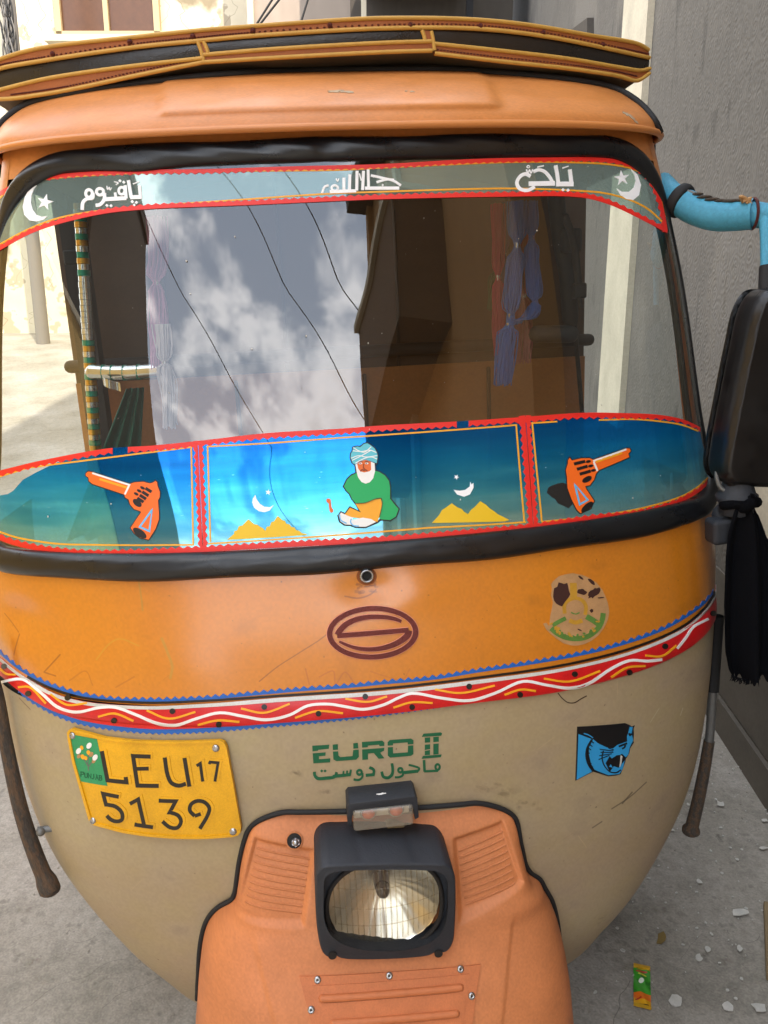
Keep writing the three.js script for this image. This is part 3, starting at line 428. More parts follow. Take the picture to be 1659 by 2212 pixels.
  part('star_sticker', fill(S, B(...star(488, 652, 22, -1.4)), 0.0017, 0.0008), M.silver, rickshaw); part('star_sticker', fill(S, Q(...star(312, 320, 12, -1.1)), 0.0017, 0.0008), M.silver, rickshaw);
  part('hill_sticker', fill(S, B([188, 1000], [240, 955], [240, 938], [262, 930], [275, 900], [300, 895], [343, 850], [385, 885], [410, 890], [430, 905], [450, 915], [468, 935], [478, 905], [500, 900], [512, 870], [530, 865], [558, 825], [590, 855], [610, 862], [620, 882], [645, 888], [655, 905], [680, 910], [690, 928], [715, 935], [735, 952], [770, 958], [768, 965]), 0.0017, 0.0008), M.mustard, rickshaw, 'mustard hill cut-out');
  part('hill_sticker', fill(S, Q([206, 518], [237, 485], [250, 462], [262, 455], [292, 433], [315, 450], [335, 458], [345, 470], [362, 480], [375, 462], [390, 450], [415, 424], [440, 440], [455, 455], [475, 468], [490, 480], [510, 490], [540, 505], [520, 511]), 0.0017, 0.0008), M.mustard, rickshaw, 'mustard hill cut-out');
  part('bone_sticker', fill(S, B([912, 705], [925, 697], [945, 705], [946, 725], [952, 765], [964, 780], [962, 798], [945, 802], [935, 785], [930, 735], [915, 722]), 0.0017, 0.0008), M.skin, rickshaw);
  // seated figure
  { const g = group('figure_sticker', rickshaw, 'sticker of a seated bearded man in a turban and green shirt'); let o = 0.0016;
    const f = (name, m, ...p) => { o += 0.00006; return part(name, fill(S, B(...p), o, 0.0008), m, g); }, l = (name, m, w, ...p) => { o += 0.00006; return part(name, stroke(S, curve(B(...p), 5), w, o + 0.0002, 0.0012), m, g); };
    const outl = [[1105, 440], [1090, 400], [1092, 370], [1105, 350], [1108, 325], [1140, 318], [1160, 322], [1185, 300], [1210, 293], [1235, 308], [1265, 332], [1280, 360], [1287, 385], [1280, 440], [1266, 445], [1268, 495], [1300, 505], [1340, 530], [1370, 570], [1378, 620], [1380, 700], [1412, 738], [1442, 775], [1422, 830], [1382, 857], [1310, 852], [1285, 872], [1200, 907], [1130, 907], [1090, 893], [1045, 890], [1010, 865], [1000, 825], [1020, 798], [1050, 812], [1085, 763], [1160, 796], [1130, 737], [1100, 700], [1085, 665], [1060, 640], [1040, 610], [1065, 558], [1095, 528], [1133, 512], [1125, 450]];
    part('outline', stroke(S, [...B(...outl), B(outl[0])[0]], 4.5, 0.0015, 0.0008), M.ink, g);
    f('shirt', M.greenCloth, [1135, 512], [1095, 530], [1065, 560], [1042, 610], [1060, 640], [1085, 665], [1100, 700], [1130, 735], [1200, 732], [1270, 705], [1310, 700], [1320, 735], [1378, 702], [1378, 620], [1370, 570], [1340, 530], [1300, 505], [1268, 495], [1230, 560], [1170, 560]);
    f('shawl', M.greenCloth, [1320, 735], [1380, 702], [1410, 740], [1440, 775], [1420, 830], [1380, 855], [1310, 850], [1298, 835]);
    f('trousers', M.yellow, [1125, 735], [1200, 732], [1270, 705], [1310, 700], [1320, 740], [1300, 830], [1285, 870], [1200, 845], [1110, 838], [1048, 815], [1085, 765], [1165, 800]);
    f('shoe', M.white, [1003, 825], [1020, 800], [1060, 820], [1105, 838], [1095, 890], [1050, 888], [1015, 865]); f('shoe', M.white, [1095, 855], [1180, 838], [1240, 848], [1275, 870], [1200, 905], [1130, 905], [1098, 888]);
    l('shoe_line', M.lightBlue, 2.5, [1095, 845], [1090, 870], [1110, 895], [1150, 900]); l('shoe_line', M.lightBlue, 2.5, [1008, 815], [1018, 855], [1060, 880]);
    f('beard', M.white, [1125, 450], [1138, 442], [1200, 430], [1240, 430], [1265, 440], [1268, 500], [1255, 550], [1230, 580], [1200, 590], [1170, 578], [1145, 545], [1133, 500]);
    f('face', M.skin, [1138, 447], [1150, 425], [1200, 416], [1238, 430], [1240, 488], [1226, 500], [1190, 508], [1160, 500], [1146, 480]);
    f('turban', M.turban, ...outl.slice(0, 14), [1255, 430], [1200, 414], [1150, 430], [1125, 450]);
    l('fold', M.white, 1.8, [1092, 405], [1150, 385], [1200, 395], [1285, 385]); l('fold', M.white, 1.8, [1105, 350], [1170, 355], [1230, 345], [1278, 362]); l('fold', M.white, 1.8, [1100, 420], [1170, 385], [1240, 345]); l('fold', M.white, 1.8, [1108, 325], [1150, 350], [1190, 360], [1240, 320]); l('fold', M.white, 1.8, [1125, 440], [1180, 410], [1240, 395], [1283, 410]);
    for (const x of [1162, 1207]) { f('eye', M.white, ...ellipsePts(x, 442, 13, 6, 0, 12)); f('pupil', M.ink, ...ellipsePts(x - 3, 442, 4.5, 4.5, 0, 8)); l('brow', M.ink, 1.2, [x - 14, 433], [x, 428], [x + 14, 432]); }
    l('nose', M.maroon, 1.3, [1186, 445], [1183, 475], [1192, 482]); l('moustache', M.maroon, 1.6, [1160, 500], [1172, 488], [1186, 492], [1200, 488], [1212, 500]);
    l('trouser_line', M.maroon, 1, [1130, 735], [1200, 730], [1270, 702], [1312, 698], [1320, 730], [1300, 832]); }

  // ---- band across the top of the windscreen with lettering
  const L = view(0, 299.4, 0.2953), R = view(653.2, 326.6, 0.49214);
  const gt = curve([[-12, 424], [0, 415], [50, 390], [150, 375], [300, 368], [450, 366], [600, 361], [829, 355], [1029, 344], [1179, 341], [1304, 342], [1354, 351], [1398, 376], [1422, 418], [1434, 460], [1441, 500]], 6);
  const bb = curve([[-12, 547], [0, 540], [75, 500], [200, 465], [300, 452], [530, 442], [750, 432], [829, 429], [1064, 424], [1254, 425], [1314, 440], [1379, 470], [1440, 502]], 6);
  part('sun_band', fill(S, [...gt, ...bb.slice().reverse()], 0.0008, 0.0005, [], 0.02), M.band, rickshaw, 'clear mirrored band across the top of the windscreen');
  const iron = (l) => { const o = []; for (let i = 0; i < l.length; i++) { const a = l[Math.max(0, i - 1)], b = l[Math.min(l.length - 1, i + 1)], d = Math.hypot(b[0] - a[0], b[1] - a[1]) || 1; o.push([l[i][0] - (b[1] - a[1]) / d * 11, l[i][1] + (b[0] - a[0]) / d * 11]); } return o; };
  zig(toothed(gt, iron(gt), 17.5, 4.5, 'lower')); zig(toothed(shift(bb, -10), shift(bb, 2), 17.5, 4, 'upper'));
  yl([...L([0, 440], [60, 385], [150, 342], [300, 305], [450, 287], [700, 270], [1000, 255], [1659, 240]), ...R([150, 84], [330, 75], [600, 62], [900, 50], [1150, 50], [1350, 60], [1450, 80], [1520, 118], [1560, 180], [1588, 290])], 4);
  yl([...L([-20, 790], [0, 778], [200, 670], [400, 592], [600, 548], [900, 512], [1300, 480], [1659, 456]), ...R([150, 186], [330, 180], [700, 168], [900, 165], [1150, 172], [1350, 190], [1500, 245], [1590, 322])], 4);
  const both = (name, pts, label) => { part(name, fill(S, pts, 0.0018, 0.0008), M.silver, rickshaw, label); };
  both('crescent_sticker', L([272, 345], [220, 370], [187, 430], [172, 500], [183, 560], [220, 600], [270, 609], [320, 597], [350, 570], [310, 575], [270, 560], [242, 520], [230, 470], [235, 420], [250, 375]), 'silver crescent'); both('star_emblem', L(...star(333, 468, 62, -1.35, 0.38)), 'silver star');
  both('crescent_sticker', R([1440, 80], [1468, 105], [1483, 150], [1475, 195], [1450, 216], [1420, 212], [1395, 195], [1378, 166], [1400, 180], [1430, 180], [1453, 160], [1461, 130], [1455, 105]), 'silver crescent'); both('star_emblem', R(...star(1400, 120, 34, -1.7, 0.38)), 'silver star');
  const word = (V, k, label, strokes, dots) => { const g = group('lettering', rickshaw, label); let n = 0;
    for (const [w, ...p] of strokes) { const pts = p.length > 2 ? curve(V(...p), 5) : V(...p); n += 0.00004; part('letter_stroke', stroke(S, pts, w * k, 0.0018 + n, 0.0009), M.silver, g); }
    for (const [x, y, r] of dots) { part('letter_dot', fill(S, V(...diamond(x, y, r)), 0.0018, 0.0009), M.silver, g); } };
  const ringP = (cx, cy, rx, ry) => [...ellipsePts(cx, cy, rx, ry, 0, 10), [cx + rx, cy], [cx + rx * 0.8, cy + ry * 0.55]];
  word(R, 0.49214, 'silver Arabic lettering on the right of the band', [[16, [1110, 64], [1117, 105], [1122, 146]], [16, [1172, 82], [1180, 148]], [20, [1112, 146], [1188, 146]], [5, [1140, 76], [1166, 68]], [14, [1012, 92], [1035, 84], [1062, 92], [1085, 118], [1098, 142]], [20, [992, 145], [1106, 143]], [15, [1000, 112], [978, 102], [955, 112], [940, 140], [952, 166], [985, 174], [1018, 158]], [5, [982, 82], [988, 98], [995, 84], [1002, 98], [1009, 82]], [4, ...ringP(990, 70, 6, 5)], [5, [1030, 72], [1058, 66]]], [[1142, 171, 8], [1164, 173, 8]]);
  word(L, 0.2953, 'silver Arabic lettering on the left of the band', [[22, [1022, 345], [1030, 436]], [28, [955, 432], [1040, 430]], [24, [942, 308], [952, 370], [962, 432]], [7, [975, 335], [1020, 318]], [28, [758, 448], [928, 438]], [22, [918, 345], [926, 440]], [18, ...ringP(893, 385, 22, 26)], [18, [845, 398], [852, 445]], [20, ...ringP(735, 392, 26, 24)], [24, [768, 400], [765, 450], [735, 486], [704, 492]], [20, ...ringP(655, 405, 24, 28)], [24, [684, 400], [680, 438], [640, 444], [612, 470], [606, 525]], [6, [785, 350], [790, 375], [803, 360], [808, 380], [820, 362]], [6, [838, 318], [868, 328], [850, 342]]], [[880, 312, 12], [908, 322, 12], [785, 492, 12], [815, 494, 12], [970, 464, 13], [1000, 470, 13], [984, 488, 11]]);
  word(R, 0.49214, 'silver Arabic lettering in the middle of the band', [[14, [425, 164], [275, 164]], [12, [288, 82], [290, 160]], [13, [268, 88], [264, 172]], [10, [300, 108], [345, 118], [400, 132], [432, 152]], [10, [325, 138], [370, 126], [402, 128]], [13, [240, 88], [238, 174]], [13, [208, 104], [206, 178]], [13, [182, 118], [182, 180]], [14, [120, 180], [236, 176]], [9, ...ringP(142, 164, 14, 12)], [9, [115, 152], [98, 158], [86, 186]], [5, [148, 122], [154, 134], [160, 122]], [5, [250, 100], [258, 130]]], [[312, 112, 6], [352, 150, 5]]);
}

// ---- emblem, lettering and stickers on the shell
{ const E = view(625.9, 1251.9, 0.22966), R = view(1143, 1197.5, 0.24607);
  const logo = group('oval_emblem', rickshaw, 'raised maroon oval emblem with an S shape');
  const ring = (g0, m, a, b, off) => part(g0, slab(body, onto(body, E(...ellipsePts(779, 500, 429 + a, 250 + a, -0.035, 64))), [onto(body, E(...ellipsePts(779, 500, 380 - a, 205 - a, -0.035, 64)))], off, 0.0001), m, logo);
  ring('ring', M.maroon, 0, 0, 0.0024); ring('ring_edge', M.pinkEdge, 7, 0, 0.0007);
  const s = [...curve(E([1048, 392], [1000, 374], [920, 356], [800, 350], [700, 358], [600, 384], [520, 428], [470, 482], [448, 520]), 5)];
  const s2 = [...curve(E([1118, 478], [1108, 520], [1060, 565], [980, 610], [880, 642], [760, 656], [650, 648], [550, 620], [466, 582]), 5)];
  for (const [w, off, m, n] of [[0, 0.0024, M.maroon, 'letter_stroke'], [3.4, 0.0007, M.pinkEdge, 'letter_edge']]) { part(n, stroke(body, s, 7 + w, off, 0.0001, 13 + w), m, logo); part(n, stroke(body, s2, 15 + w, off, 0.0001, 5 + w), m, logo); part(n, stroke(body, E([446, 528], [780, 503], [1116, 474]), 10 + w, off + 0.0001, 0.0001), m, logo); }

  const euro = group('euro_lettering', rickshaw, 'green EURO II lettering with an Urdu line below');
  for (const p of [[[212, 1563], [372, 1553], [368, 1590], [268, 1600], [266, 1608], [214, 1614]], [[216, 1634], [338, 1625], [336, 1655], [275, 1660], [276, 1690], [382, 1682], [380, 1717], [222, 1727]], [[403, 1553], [452, 1548], [453, 1598], [406, 1601]], [[597, 1540], [640, 1535], [645, 1585], [598, 1589]], [[406, 1619], [455, 1615], [458, 1655], [475, 1670], [590, 1660], [597, 1603], [648, 1599], [650, 1665], [625, 1692], [440, 1706], [410, 1690]],
    [[678, 1528], [870, 1514], [890, 1533], [889, 1562], [845, 1566], [838, 1552], [735, 1560], [733, 1575], [680, 1579]], [[680, 1598], [889, 1582], [888, 1606], [850, 1627], [888, 1679], [835, 1683], [790, 1630], [735, 1634], [736, 1690], [682, 1694]], [[920, 1530], [940, 1509], [1140, 1495], [1163, 1510], [1163, 1545], [1110, 1549], [1108, 1530], [972, 1540], [970, 1558], [920, 1560]], [[922, 1578], [970, 1575], [973, 1635], [1110, 1625], [1112, 1563], [1161, 1560], [1163, 1640], [1140, 1656], [945, 1673], [922, 1655]],
    [[1242, 1478], [1258, 1449], [1420, 1437], [1433, 1446], [1424, 1467]], [[1270, 1488], [1320, 1484], [1320, 1529], [1270, 1533]], [[1350, 1481], [1401, 1477], [1401, 1523], [1350, 1527]], [[1270, 1553], [1320, 1549], [1320, 1592], [1270, 1601]], [[1350, 1546], [1399, 1542], [1399, 1640], [1350, 1644]], [[1270, 1612], [1318, 1603], [1318, 1646], [1270, 1649]], [[1240, 1684], [1252, 1659], [1428, 1644], [1420, 1669]]]) part('letter', fill(body, E(...p), 0.0009), M.green, euro);
  let n = 0; const us = (w, ...p) => { n += 0.00005; part('letter_stroke', stroke(body, p.length > 2 ? curve(E(...p), 5) : E(...p), w * 0.22966, 0.0008 + n), M.green, euro); };
  const ringP = (cx, cy, rx, ry) => [...ellipsePts(cx, cy, rx, ry, 0, 10), [cx + rx, cy], [cx + rx * 0.8, cy + ry * 0.55]];
  us(24, [1262, 1697], [1268, 1805]); us(20, [1264, 1803], [1395, 1797]); us(20, ...ringP(1390, 1762, 20, 26)); us(18, [1118, 1742], [1160, 1752], [1218, 1776], [1198, 1806]); us(28, [1075, 1814], [1205, 1800]); us(20, ...ringP(1040, 1792, 20, 20)); us(18, [1066, 1802], [1062, 1838], [1030, 1856], [988, 1858]); us(26, [960, 1728], [968, 1780], [962, 1830], [925, 1862], [880, 1852], [864, 1806]);
  us(24, [748, 1766], [788, 1788], [788, 1836]); us(26, [714, 1840], [796, 1832]); us(20, ...ringP(655, 1812, 22, 22)); us(18, [684, 1818], [680, 1858], [650, 1882], [600, 1878]); us(18, [574, 1788], [566, 1834]); us(16, [540, 1796], [536, 1836]); us(16, [506, 1800], [502, 1840]); us(26, [405, 1850], [572, 1832]); us(26, [440, 1812], [425, 1850], [340, 1866], [262, 1868], [236, 1840], [232, 1808]);
  for (const x of [300, 332]) part('letter_dot', fill(body, E(...diamond(x, 1799, 14)), 0.0009), M.green, euro);

  const worn = group('round_sticker', rickshaw, 'worn round paper sticker with green and brown remains');
  M.paper = mat('#bd9160', 0.75, 0, { map: scaled(grime, 12) }); M.brownStain = mat('#3d1c14', 0.6, 0, { map: scaled(grime, 12) }); M.leafGreen = mat('#5f8838', 0.6, 0, { map: scaled(grime, 20) }); M.ochre = mat('#c59327', 0.6, 0, { map: scaled(grime, 20) });
  const outline = [[205, 240], [260, 192], [320, 175], [380, 165], [460, 180], [530, 208], [590, 250], [640, 310], [668, 370], [690, 430], [702, 500], [690, 570], [655, 645], [610, 705], [550, 755], [490, 785], [430, 800], [370, 800], [300, 780], [240, 740], [185, 695], [150, 660], [122, 608], [148, 600], [175, 632], [185, 540], [200, 470], [208, 420], [192, 360], [200, 300], [192, 265]];
  part('paper', fill(body, R(...outline), 0.0007), M.paper, worn);
  const wp = (nm, m, off, ...p) => part(nm, fill(body, R(...p), off), m, worn);
  const rag = (x0, y0, rx, ry, rot, k) => { const o = []; for (let i = 0; i < 18; i++) { const a = i / 18 * 6.283, q = 0.8 + 0.32 * hash2(i, k, 5); const x = Math.cos(a) * rx * q, y = Math.sin(a) * ry * q; o.push([x0 + x * Math.cos(rot) - y * Math.sin(rot), y0 + x * Math.sin(rot) + y * Math.cos(rot)]); } return o; };
  part('print_arc', stroke(body, curve(R([190, 648], [240, 690], [310, 725], [400, 740], [490, 728], [560, 690], [615, 630], [640, 570], [648, 515]), 5), 11, 0.0010), M.leafGreen, worn); part('print_arc', stroke(body, curve(R([320, 560], [260, 590], [205, 622]), 5), 9, 0.0011), M.leafGreen, worn); part('print_arc', stroke(body, curve(R([500, 545], [560, 580], [610, 615]), 5), 12, 0.0011), M.leafGreen, worn);
  part('print_arc', stroke(body, curve(R([350, 580], [405, 598], [465, 580]), 5), 9, 0.0010), M.ochre, worn); part('print_arc', stroke(body, curve(R([310, 520], [310, 440], [360, 395], [450, 395], [495, 450], [490, 530]), 5), 8, 0.0009), M.ochre, worn);
  wp('print_bar', M.ochre, 0.0010, [355, 250], [415, 250], [418, 395], [360, 395]); part('print_ring', stroke(body, curve(R(...ringP(405, 468, 64, 64)), 3), 2.2, 0.0012), M.paper, worn); part('print_arc', stroke(body, curve(R([365, 510], [405, 525], [440, 510]), 5), 3, 0.0012), M.leafGreen, worn);
  for (let i = 0; i < 26; i++) { const a = range(0.35, 2.6), r = range(225, 262); wp('print_fleck', i % 2 ? M.ochre : M.leafGreen, 0.0013 + i * 1e-5, ...rag(400 + Math.cos(a) * r, 480 + Math.sin(a) * r, range(8, 22), range(6, 14), rnd() * 3, i)); }
  wp('stain', M.brownStain, 0.0014, ...rag(284, 342, 72, 104, 0.1, 3)); wp('stain', M.brownStain, 0.0014, ...rag(462, 330, 40, 26, 0.2, 4)); wp('stain', M.brownStain, 0.0014, ...rag(565, 338, 64, 34, -0.6, 6)); wp('stain', M.brownStain, 0.0014, ...rag(545, 240, 40, 14, 0.7, 8)); wp('stain', M.brownStain, 0.0014, ...rag(545, 495, 15, 16, 0, 9)); wp('stain', M.brownStain, 0.0014, ...rag(452, 205, 26, 10, 0.7, 10)); wp('stain', M.brownStain, 0.0014, ...rag(628, 380, 32, 6, -0.1, 11)); wp('stain', M.brownStain, 0.0014, ...rag(440, 662, 20, 6, 0.4, 12));

  const cat = group('beast_sticker', rickshaw, 'blue snarling big cat sticker with black shading'); let o = 0.0007;
  const cf = (nm, m, ...p) => { o += 0.00012; part(nm, fill(body, R(...p), o), m, cat); }, cs = (nm, m, w, ...p) => { o += 0.00004; part(nm, stroke(body, p.length > 2 ? curve(R(...p), 4) : R(...p), w, o + 0.0003), m, cat); };
  cf('backing', M.ink, [420, 1512], [840, 1480], [880, 1497], [900, 1512], [925, 1500], [914, 1530], [918, 1570], [912, 1640], [918, 1650], [885, 1700], [875, 1750], [848, 1790], [838, 1830], [822, 1875], [800, 1928], [760, 1940], [690, 1946], [560, 1905], [404, 1985]);
  cf('neck', M.beastBlue, [430, 1575], [520, 1610], [545, 1618], [500, 1700], [492, 1760], [520, 1850], [550, 1905], [415, 1975]);
  cf('head', M.beastBlue, [560, 1622], [600, 1655], [680, 1694], [735, 1702], [770, 1672], [858, 1640], [855, 1600], [866, 1568], [880, 1512], [905, 1515], [897, 1570], [910, 1630], [880, 1690], [868, 1755], [845, 1780], [812, 1748], [795, 1758], [765, 1762], [722, 1790], [704, 1768], [668, 1830], [690, 1880], [706, 1908], [740, 1858], [782, 1872], [835, 1808], [818, 1880], [788, 1926], [690, 1936], [570, 1888], [538, 1830], [522, 1750], [524, 1690]);
  cs('ear_line', M.beastBlue, 2.4, [478, 1570], [520, 1585], [556, 1608]); cs('eye', M.ink, 4, [782, 1684], [856, 1656]); cs('nose', M.ink, 3.4, [812, 1705], [834, 1690], [840, 1670]); cs('brow_line', M.ink, 4, [872, 1568], [880, 1585], [896, 1572]);
  for (const [a, b] of [[[616, 1708], [730, 1722]], [[622, 1735], [735, 1735]], [[612, 1765], [720, 1748]], [[606, 1798], [700, 1762]], [[690, 1696], [740, 1715]]]) cs('whisker', M.ink, 1.8, a, b);
  cs('jaw_line', M.ink, 2.4, [648, 1720], [636, 1780], [655, 1850], [705, 1905], [760, 1912], [800, 1890]); cs('mane_line', M.ink, 3.2, [545, 1625], [508, 1690], [496, 1770], [520, 1850], [555, 1900]);
  for (let i = 0; i < 9; i++) { const t = i / 8, x = lerp(lerp(545, 495, Math.min(1, t * 2)), 550, Math.max(0, t * 2 - 1)), y = lerp(1640, 1880, t); cs('fur_tick', M.ink, 2.2, [x, y], [x + 18, y + 14]); }
  cf('tooth', M.beastBlue, [700, 1862], [712, 1842], [728, 1868]); cf('tooth', M.whiteTrim, [790, 1862], [800, 1760], [812, 1770], [804, 1830]);

  // bolt hole under the gasket
  const hole = group('nut', rickshaw, 'steel threaded hole in the middle of the orange panel'); const hp = body.hit(792, 1243), nrm = body.normal(...hp), ctr = body.at(hp[0], hp[1], 0.001);
  const turn = (m) => { m.position.copy(ctr); m.quaternion.setFromUnitVectors(V3(0, 0, 1), nrm); return m; };
  turn(part('collar', new THREE.LatheGeometry([[0.0072, -0.006], [0.0072, 0.006], [0.0095, 0.007], [0.0115, 0.005], [0.0118, -0.002]].map(([a, b]) => new THREE.Vector2(a, b)), 28).rotateX(Math.PI / 2), M.steel, hole)); turn(part('bore', new THREE.CircleGeometry(0.0075, 24).translate(0, 0, 0.001), M.cabBlack, hole));
  part('rust_ring', slab(body, onto(body, ellipsePts(792, 1245, 22, 19, 0, 24)), [onto(body, ellipsePts(792, 1243, 16, 14, 0, 24))], 0.0007), mat('#8a4c22', 0.8), rickshaw);
  // lifted flap of the cream sheet below the moulding
  part('crack', stroke(body, curve([[1205, 1497], [1214, 1508], [1226, 1517], [1240, 1518], [1254, 1510], [1267, 1503]], 6), 1.8, 0.0009), M.cabDark, rickshaw, 'crack in the cream shell');

  // ---- number plate
  const N = view(108.9, 1524, 0.26247), plate = group('number_plate', rickshaw, 'yellow embossed number plate LEU 17 5139');
  const bent = new Skin([.22, .35, .5, .65, .85, 1.05, 1.25, 1.5, 1.75], [-.045, .01, .022, .022, .001, -.059, -.135, -.206, -.26], [.466, .535, .633, .686, .722, .714, .66, .624, .572], [.22, .26, .325, .382, .427, .35, .212, .154, .133], 2.25, () => 0.009);
  const edge = [[145, 215], [155, 198], [175, 190], [300, 225], [450, 265], [700, 290], [1000, 298], [1300, 290], [1395, 285], [1432, 300], [1452, 340], [1500, 600], [1570, 1000], [1568, 1040], [1550, 1062], [1500, 1075], [1300, 1090], [1050, 1090], [800, 1070], [600, 1040], [450, 1000], [358, 975], [325, 940], [250, 680], [190, 470], [150, 260]];
  part('sheet', fill(bent, N(...edge), 0.0005, -0.006), M.plate, plate); part('rim', stroke(bent, [...N(...edge), ...N(edge[0], edge[1])].map((p) => [lerp(p[0], 331, 0.015), lerp(p[1], 1690, 0.02)]), 5.5, 0.0026, 0.0003), M.plate, plate);
  part('green_field', fill(bent, N([162, 232], [385, 275], [472, 660], [228, 617]), 0.0009, 0.0004), M.plateGreen, plate);
  const glyph = (w, name, ...p) => { const pts = p.length > 3 ? p : p; part('emboss', stroke(bent, shift(N(...pts), -2.6, 4), (w + 16) * 0.26247, 0.0013, 0.0003), M.plate, plate); part(name, stroke(bent, N(...pts), (w + 3) * 0.26247, 0.0016, 0.0008), M.dot, plate); };
  const sm = (...p) => curve(p, 4);
  glyph(30, 'letter', [428, 372], [474, 612], [630, 628], [624, 585]); glyph(30, 'letter', [828, 418], [684, 412], [720, 655], [895, 658]); glyph(28, 'letter', [705, 518], [812, 516]); glyph(30, 'letter', ...sm([944, 425], [968, 570], [1000, 634], [1060, 656], [1118, 640])); glyph(30, 'letter', [1106, 428], [1146, 664]);
  glyph(22, 'digit', [1206, 494], [1236, 474], [1256, 622]); glyph(20, 'digit', [1308, 478], [1316, 462], [1382, 468], [1356, 622]);
  glyph(28, 'digit', [566, 748], [438, 722], [462, 812], ...sm([470, 812], [540, 828], [592, 880], [592, 936], [548, 950], [500, 934], [468, 902])); glyph(28, 'digit', [658, 806], [726, 768], [776, 988]); glyph(28, 'digit', [696, 976], [848, 998]); glyph(28, 'digit', [895, 780], [1034, 784], [985, 876], ...sm([990, 876], [1052, 900], [1078, 950], [1050, 1000], [990, 1000], [925, 950])); glyph(28, 'digit', ...sm([1190, 905], [1150, 860], [1160, 810], [1210, 782], [1270, 792], [1310, 840], [1296, 900], [1232, 1010])); glyph(26, 'digit', ...sm([1190, 905], [1240, 888]));
  let px = 255; for (const l of [[[0, 40], [0, 0], [20, 2], [22, 18], [2, 20]], [[0, 0], [2, 34], [12, 40], [22, 34], [20, 2]], [[0, 40], [0, 0], [22, 40], [22, 2]], [[14, 0], [16, 32], [8, 40], [0, 34]], [[0, 40], [10, 0], [22, 40], [16, 26], [4, 26]], [[0, 40], [0, 0], [18, 4], [18, 16], [2, 20], [22, 24], [20, 38], [2, 40]]]) { part('small_letter', stroke(bent, N(...l.map(([x, y]) => [px + x, 545 + y + (px - 255) * 0.19])), 1.9, 0.0012, 0.0008), M.green, plate); px += 30; }
  for (const [x, y, r, m] of [[236, 372, 20, M.white], [322, 328, 20, M.white], [372, 425, 20, M.white], [262, 345, 14, M.yellow], [270, 420, 16, M.yellow], [318, 385, 15, M.yellow], [295, 430, 13, M.yellow], [340, 400, 16, M.paper], [238, 415, 14, M.paper], [360, 455, 14, M.paper]]) part('blossom', fill(bent, N(...ellipsePts(x, y, r, r * 1.35, m === M.yellow ? -0.4 : 0.5, 9)), 0.0013 + r * 1e-5, 0.0008), m, plate);
  for (const s of [[[318, 535], [312, 460], [330, 340]], [[315, 500], [280, 440], [240, 390]], [[318, 500], [350, 460], [390, 440]]]) part('stem', stroke(bent, curve(N(...s), 4), 2, 0.0011, 0.0008), M.tubeGrey, plate);
  for (const [x, y] of [[184, 247], [1362, 350], [352, 947], [1505, 1037]]) { const q = bent.hit(...N([x, y])[0]), r = part('rivet', new THREE.LatheGeometry([[0.0001, 0.003], [0.002, 0.0024], [0.0024, 0.0034], [0.0052, 0.0022], [0.0062, 0]].map(([a, b]) => new THREE.Vector2(a, b)), 18).rotateX(Math.PI / 2), M.steel, plate); r.position.copy(bent.at(q[0], q[1], 0.0006)); r.quaternion.setFromUnitVectors(V3(0, 0, 1), bent.normal(...q)); }
}

// ================================================================ front mudguard, lamps, bars, mirror
const K7 = view(381, 1632.9, 0.525);
class Mudguard extends Skin {
  constructor() { super([0, 1], [0, 0], [1, 1], [0, 0], 4); const T = table([.12, .26, .338, .42, .47, .50, .522, .545, .60, .65, .675]);
    this.L = T([-.372, -.36, -.347, -.333, -.318, -.298, -.270, -.262, -.25, -.233, -.214]); this.R = T([.302, .294, .288, .276, .264, .250, .240, .218, .205, .195, .172]);
    this.zc = T([.215, .208, .188, .15, .12, .105, .095, .086, .063, .036, .018]); this.marks = null; }
  edges(H) { let l = this.L(H), r = this.R(H); const rr = 0.03; if (H > 0.684 - rr) { const t = Math.min(rr, H - (0.684 - rr)), d = rr - Math.sqrt(rr * rr - t * t); l += d; r -= d; } return [l, r]; }
  base(x, h) { const H = h + 0.06 * x, [l, r] = this.edges(Math.min(H, 0.684)), c = (l + r) / 2, w = (r - l) / 2, q = Math.min(1, Math.abs(x - c) / w), zc = this.zc(H), zb = Math.max(-0.06, body.z(clamp(x, -0.5, 0.5), Math.max(h, 0.3))) - 0.004, n = lerp(3.2, 5, smooth(0.5, 0.56, H));
    return zc - (zc - zb) * (1 - Math.pow(1 - Math.pow(q, n), 1 / n)) - Math.max(0, H - 0.684) * 3; }
  a() { return 0.5; }
}
const guard = new Mudguard();
